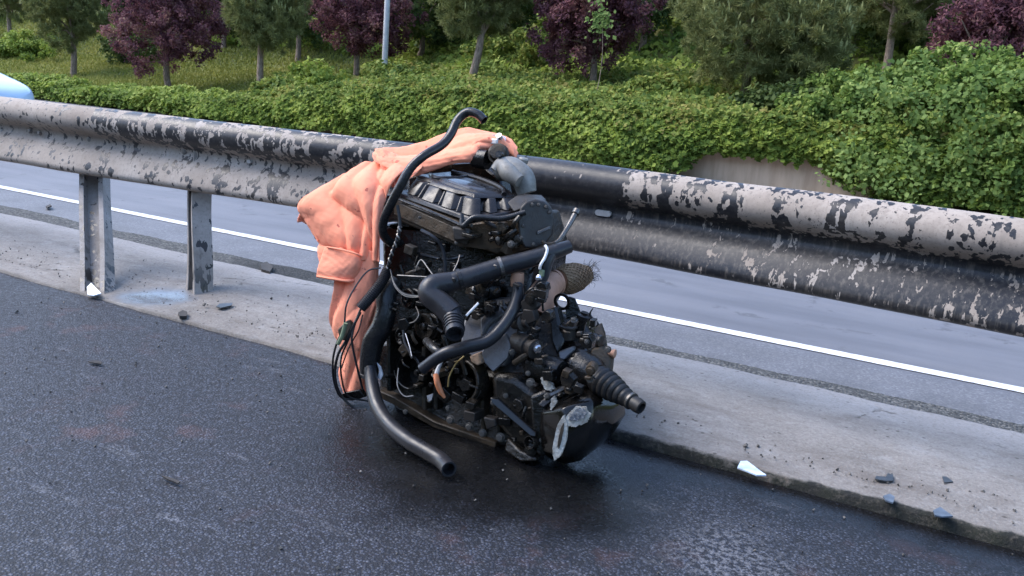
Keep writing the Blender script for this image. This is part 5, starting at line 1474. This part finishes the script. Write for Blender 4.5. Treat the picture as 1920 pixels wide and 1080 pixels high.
# ------------------------------------------------------------------ orange sweatshirt
M_or = mat_cloth('orange_fleece', (0.97, 0.34, 0.20), 0.85)
def ccat(g, n):
    """Catmull-Rom refine along axis 0"""
    g = np.asarray(g, float)
    e = np.concatenate([2 * g[:1] - g[1:2], g, 2 * g[-1:] - g[-2:-1]], 0)
    out = []
    for i in range(1, len(e) - 2):
        p0, p1, p2, p3 = e[i - 1], e[i], e[i + 1], e[i + 2]
        for k in range(n):
            t = k / n
            out.append(.5 * (2 * p1 + (-p0 + p2) * t + (2 * p0 - 5 * p1 + 4 * p2 - p3) * t * t + (-p0 + 3 * p1 - 3 * p2 + p3) * t ** 3))
    out.append(e[-2])
    return np.array(out)
CR = thing('sweatshirt', P(690, 600, 2.85) * 1.0, 'orange sweatshirt draped over the engine, one sleeve hanging down to the road', 'sweatshirt')
def cloth(name, rows, folds, parent=None, mat=None, thick=.0025, seed=0, n=16, amp=.004):
    g = np.array([[tuple(P(*q)) for q in r] for r in rows])
    g = ccat(g, n); g = np.swapaxes(ccat(np.swapaxes(g, 0, 1), n), 0, 1)
    nu, nv = g.shape[:2]
    tu = np.gradient(g, axis=0); tv = np.gradient(g, axis=1)
    nrm = unit(np.cross(tu, tv))
    view = unit(np.array(tuple(CAMP)) - g)
    sgn = np.sign((nrm * view).sum(-1, keepdims=True)); nrm = nrm * sgn
    U, V = np.meshgrid(np.linspace(0, 1, nu), np.linspace(0, 1, nv), indexing='ij')
    disp = 0
    for (fu, fv, ph, a, p) in folds:
        w = np.sin(2 * np.pi * (fu * U + fv * V) + ph + 1.2 * np.sin(3 * U + 2 * V + ph))
        disp = disp + (a * (np.sign(w) * np.abs(w) ** p) if p > 0 else a * (1 - 2 * np.abs(w) ** (-p)) * -1)
    disp = disp + amp * vnoise(U * 9, V * 9, seed) + amp * .6 * vnoise(U * 22, V * 20, seed + 1) + amp * 1.5 * (.25 - np.abs(vnoise(U * 3 + V * 4, V * 7 - U * 2, seed + 2))) + amp * .5 * (.25 - np.abs(vnoise(U * 8 - V * 9, V * 13 + U * 6, seed + 4)))
    g = g + nrm * disp[..., None]
    par = parent or CR
    org = np.array(tuple(CR.location))
    o = grid_obj(name, g - org, mat or M_or, par)
    s = o.modifiers.new('thick', 'SOLIDIFY'); s.thickness = thick; s.offset = 0
    return o
cloth('back_panel', [[(703, 285, 2.93), (745, 284, 2.94), (795, 274, 2.93), (835, 258, 2.91), (872, 245, 2.90), (915, 248, 2.88), (948, 254, 2.86), (970, 276, 2.84)],
                     [(704, 296, 2.87), (748, 297, 2.87), (798, 290, 2.86), (840, 276, 2.84), (876, 262, 2.83), (908, 257, 2.82), (945, 262, 2.81), (971, 288, 2.79)],
                     [(714, 312, 2.83), (758, 313, 2.82), (805, 306, 2.81), (848, 294, 2.79), (884, 281, 2.78), (900, 268, 2.79), (940, 272, 2.79), (970, 298, 2.79)],
                     [(722, 338, 2.82), (764, 334, 2.81), (808, 322, 2.80), (852, 308, 2.78), (888, 303, 2.775), (893, 286, 2.79), (933, 282, 2.82), (964, 304, 2.80)]],
      [(.9, .25, .4, .009, -.6), (1.1, -.3, 1.0, .006, -.7)], seed=3, amp=.003)
cloth('front_panel', [[(640, 338, 2.90), (668, 326, 2.88), (700, 308, 2.87), (735, 306, 2.85), (770, 322, 2.82)],
                      [(566, 383, 2.90), (618, 360, 2.84), (660, 342, 2.81), (705, 335, 2.78), (745, 340, 2.76)],
                      [(578, 412, 2.90), (626, 392, 2.82), (664, 376, 2.78), (698, 366, 2.76), (724, 368, 2.75)],
                      [(592, 442, 2.89), (636, 425, 2.81), (670, 412, 2.77), (697, 402, 2.745), (716, 402, 2.745)],
                      [(600, 470, 2.88), (642, 458, 2.80), (674, 452, 2.77), (699, 448, 2.745), (713, 448, 2.745)],
                      [(610, 490, 2.88), (645, 486, 2.82), (676, 486, 2.79), (700, 488, 2.76), (713, 490, 2.76)]],
      [(-.25, 1.15, .6, .014, -.6), (.25, 2.3, 1.5, .007, -.7)], seed=5, amp=.0025)
cloth('collar', [[(700, 288, 2.88), (722, 282, 2.87), (752, 290, 2.86), (790, 300, 2.84)],
                 [(702, 302, 2.83), (728, 306, 2.81), (760, 312, 2.80), (792, 314, 2.79)],
                 [(722, 316, 2.82), (735, 328, 2.79), (752, 334, 2.78), (775, 332, 2.78)],
                 [(738, 330, 2.82), (735, 350, 2.78), (742, 352, 2.77), (758, 344, 2.77)]], [(.8, .8, .3, .006, .8)], seed=6)
sl = cloth('sleeve', [[(640, 455, 2.80), (668, 460, 2.79), (700, 470, 2.77), (712, 478, 2.78)],
                 [(634, 510, 2.81), (664, 512, 2.79), (696, 512, 2.78), (711, 515, 2.79)],
                 [(628, 555, 2.82), (660, 552, 2.79), (694, 548, 2.78), (710, 545, 2.79)],
                 [(618, 600, 2.82), (650, 592, 2.79), (686, 585, 2.78), (706, 580, 2.79)],
                 [(624, 630, 2.82), (650, 632, 2.79), (682, 625, 2.79), (702, 615, 2.79)],
                 [(640, 665, 2.83), (660, 665, 2.80), (682, 662, 2.79), (698, 655, 2.80)],
                 [(636, 705, 2.84), (660, 705, 2.82), (680, 702, 2.81), (692, 698, 2.82)],
                 [(645, 742, 2.85), (664, 744, 2.84), (680, 742, 2.84), (690, 738, 2.84)]],
      [(.5, .8, .4, .011, -.6), (1.3, .7, 2.0, .006, -.7)], seed=8, amp=.003)
cloth('cuff', [[(612, 462, 2.80), (640, 466, 2.77), (668, 474, 2.76), (684, 482, 2.78)],
               [(605, 482, 2.80), (636, 488, 2.765), (663, 496, 2.755), (680, 502, 2.78)],
               [(598, 504, 2.80), (628, 508, 2.765), (654, 512, 2.76), (672, 516, 2.78)],
               [(595, 519, 2.81), (626, 524, 2.775), (652, 528, 2.77), (668, 526, 2.79)]], [(0, 1.3, .2, .003, 1)], seed=9, thick=.008, amp=.0012)
MB().tube(PP([(613, 463, 2.785), (640, 468, 2.755), (668, 476, 2.745), (684, 484, 2.765)]), .0028, seg=6).build('cuff_seam', M_or, CR)
MB().tube(PP([(596, 518, 2.80), (626, 523, 2.765), (652, 527, 2.76), (668, 525, 2.78)]), .0045, seg=6).build('cuff_hem', M_or, CR)
MB().tube(PP([(569, 388, 2.885), (582, 420, 2.885), (596, 452, 2.875)]), .003, seg=6).build('hem_seam', M_or, CR)
cloth('inner_fold', [[(575, 388, 2.93), (600, 392, 2.93), (620, 400, 2.92)], [(562, 402, 2.92), (590, 408, 2.92), (616, 416, 2.92)], [(558, 414, 2.93), (582, 420, 2.93), (610, 424, 2.93)]], [(.5, .5, 0, .003, 1)], seed=12, thick=.01)

# ------------------------------------------------------------------ litter and debris
M_paper = mat_simple('white_paper', (0.78, 0.80, 0.82), 0.7)
M_foil = mat_simple('pale_foil', (0.62, 0.70, 0.82), 0.25, 0.2)
M_shard = mat_simple('dark_plastic_shard', (0.035, 0.037, 0.040), 0.4)
M_shard2 = mat_simple('grey_plastic_shard', (0.09, 0.11, 0.14), 0.35)
M_stick = mat_simple('dark_stick', (0.035, 0.030, 0.027), 0.8)
def flake(name, pts, z, lift, mat, label, cat, group=None, th=.004):
    c = sum((G(x, y, z) for x, y in pts), Vector()) / len(pts)
    fr = []
    for i, (x, y) in enumerate(pts):
        p = G(x, y, z); p.z = z + lift * (0.3 + 0.7 * ((i * 37) % 5) / 4); fr.append(p)
    b = MB(); b.prism(fr, [p + Vector((0, 0, th)) for p in fr]); 
    org = Vector((c.x, c.y, z))
    b.v = [v - org for v in b.v]
    o = b.build(name, mat, None, smooth=False); o.location = org
    return tag(o, label, cat, group)
flake('paper_scrap', [(164, 556), (163, 545), (171, 540), (181, 548), (190, 558), (176, 558)], .012, .02, M_paper, 'crumpled white paper scrap at the foot of the leftmost barrier post', 'paper')
flake('foil_wrapper', [(1382, 880), (1388, 869), (1400, 870), (1428, 889), (1436, 896), (1418, 894), (1400, 888)], .044, .006, M_foil, 'shiny white and blue wrapper lying on the edge of the concrete strip', 'wrapper')
GS = 'broken plastic shards on the concrete strip'
flake('plastic_shard', [(1640, 900), (1642, 896), (1660, 898), (1664, 890), (1674, 894), (1674, 904), (1660, 905), (1646, 904)], .044, .003, M_shard, 'dark bent shard on the concrete, left of the small triangular one', 'shard', GS)
flake('plastic_shard', [(1766, 896), (1774, 897), (1786, 907), (1770, 908)], .044, .003, M_shard, 'small dark triangular shard furthest right on the concrete', 'shard', GS)
flake('plastic_shard', [(1655, 933), (1668, 929), (1677, 936), (1674, 946), (1660, 942)], .044, .003, M_shard2, 'grey-blue rounded shard between the dark shards and the kerb', 'shard', GS)
flake('plastic_shard', [(1749, 960), (1762, 954), (1786, 972), (1766, 972), (1752, 970)], .044, .003, M_shard2, 'largest grey-blue shard, lying nearest the kerb edge', 'shard', GS)
flake('plastic_shard', [(405, 577), (412, 572), (436, 571), (434, 575), (414, 580)], .030, .004, M_shard, 'thin dark sliver on the concrete right of the second barrier post', 'shard')
flake('twig', [(165, 680), (180, 679), (191, 682), (190, 685), (172, 683)], .004, .004, M_stick, 'short dark twig lying on the near asphalt at left', 'twig')
flake('twig', [(303, 895), (318, 899), (338, 908), (334, 910), (314, 903)], .004, .004, M_stick, 'dark twig on the near asphalt below the left scuff marks', 'twig')
flake('dirt_clod', [(334, 592), (343, 588), (351, 592), (350, 599), (337, 600)], .012, .006, M_stick, 'dark oily clod at the kerb edge below the second post', 'clod', th=.012)
flake('dirt_clod', [(488, 500), (500, 497), (512, 508), (506, 516), (490, 512)], .006, .008, M_stick, 'dark clod in the gutter beyond the concrete strip', 'clod', th=.015)
flake('dirt_clod', [(86, 390), (94, 387), (97, 391), (89, 393)], .006, .01, M_stick, 'small dark lump on the far shoulder near the left post', 'clod', th=.01)
# many tiny crumbs on the concrete and asphalt
def crumbs():
    b = MB(); r = random.Random(5)
    for k in range(900):
        if r.random() < .6:
            x = r.uniform(-4.5, .4); y = 2.45 + abs(r.gauss(0, .22)); z = .035 + .01 * smooth(-2.2, -1.2, x)
            if y > 3.2: continue
        else:
            x = r.uniform(-3.5, .3); y = r.uniform(1.2, 2.4); z = .003
            if x < -2.2 and y < 1.4: continue
        s = r.uniform(.002, .0055)
        if r.random() < .05: s *= 1.8
        c = Vector((x, y, float(z)))
        a = Vector((r.gauss(0, 1), r.gauss(0, 1), r.gauss(0, 1))).normalized(); bb = a.orthogonal().normalized(); cc = a.cross(bb)
        b.box(c, (a, bb, cc), (s, s * r.uniform(.6, 1.4), s * r.uniform(.5, 1)))
    o = b.build('crumbs', mat_simple('grit', (.10, .09, .08), .8, 0, 40, .9), None, smooth=False)
    tag(o, 'scattered grit and small crumbs on the concrete and asphalt', 'grit', kind='stuff')
crumbs()
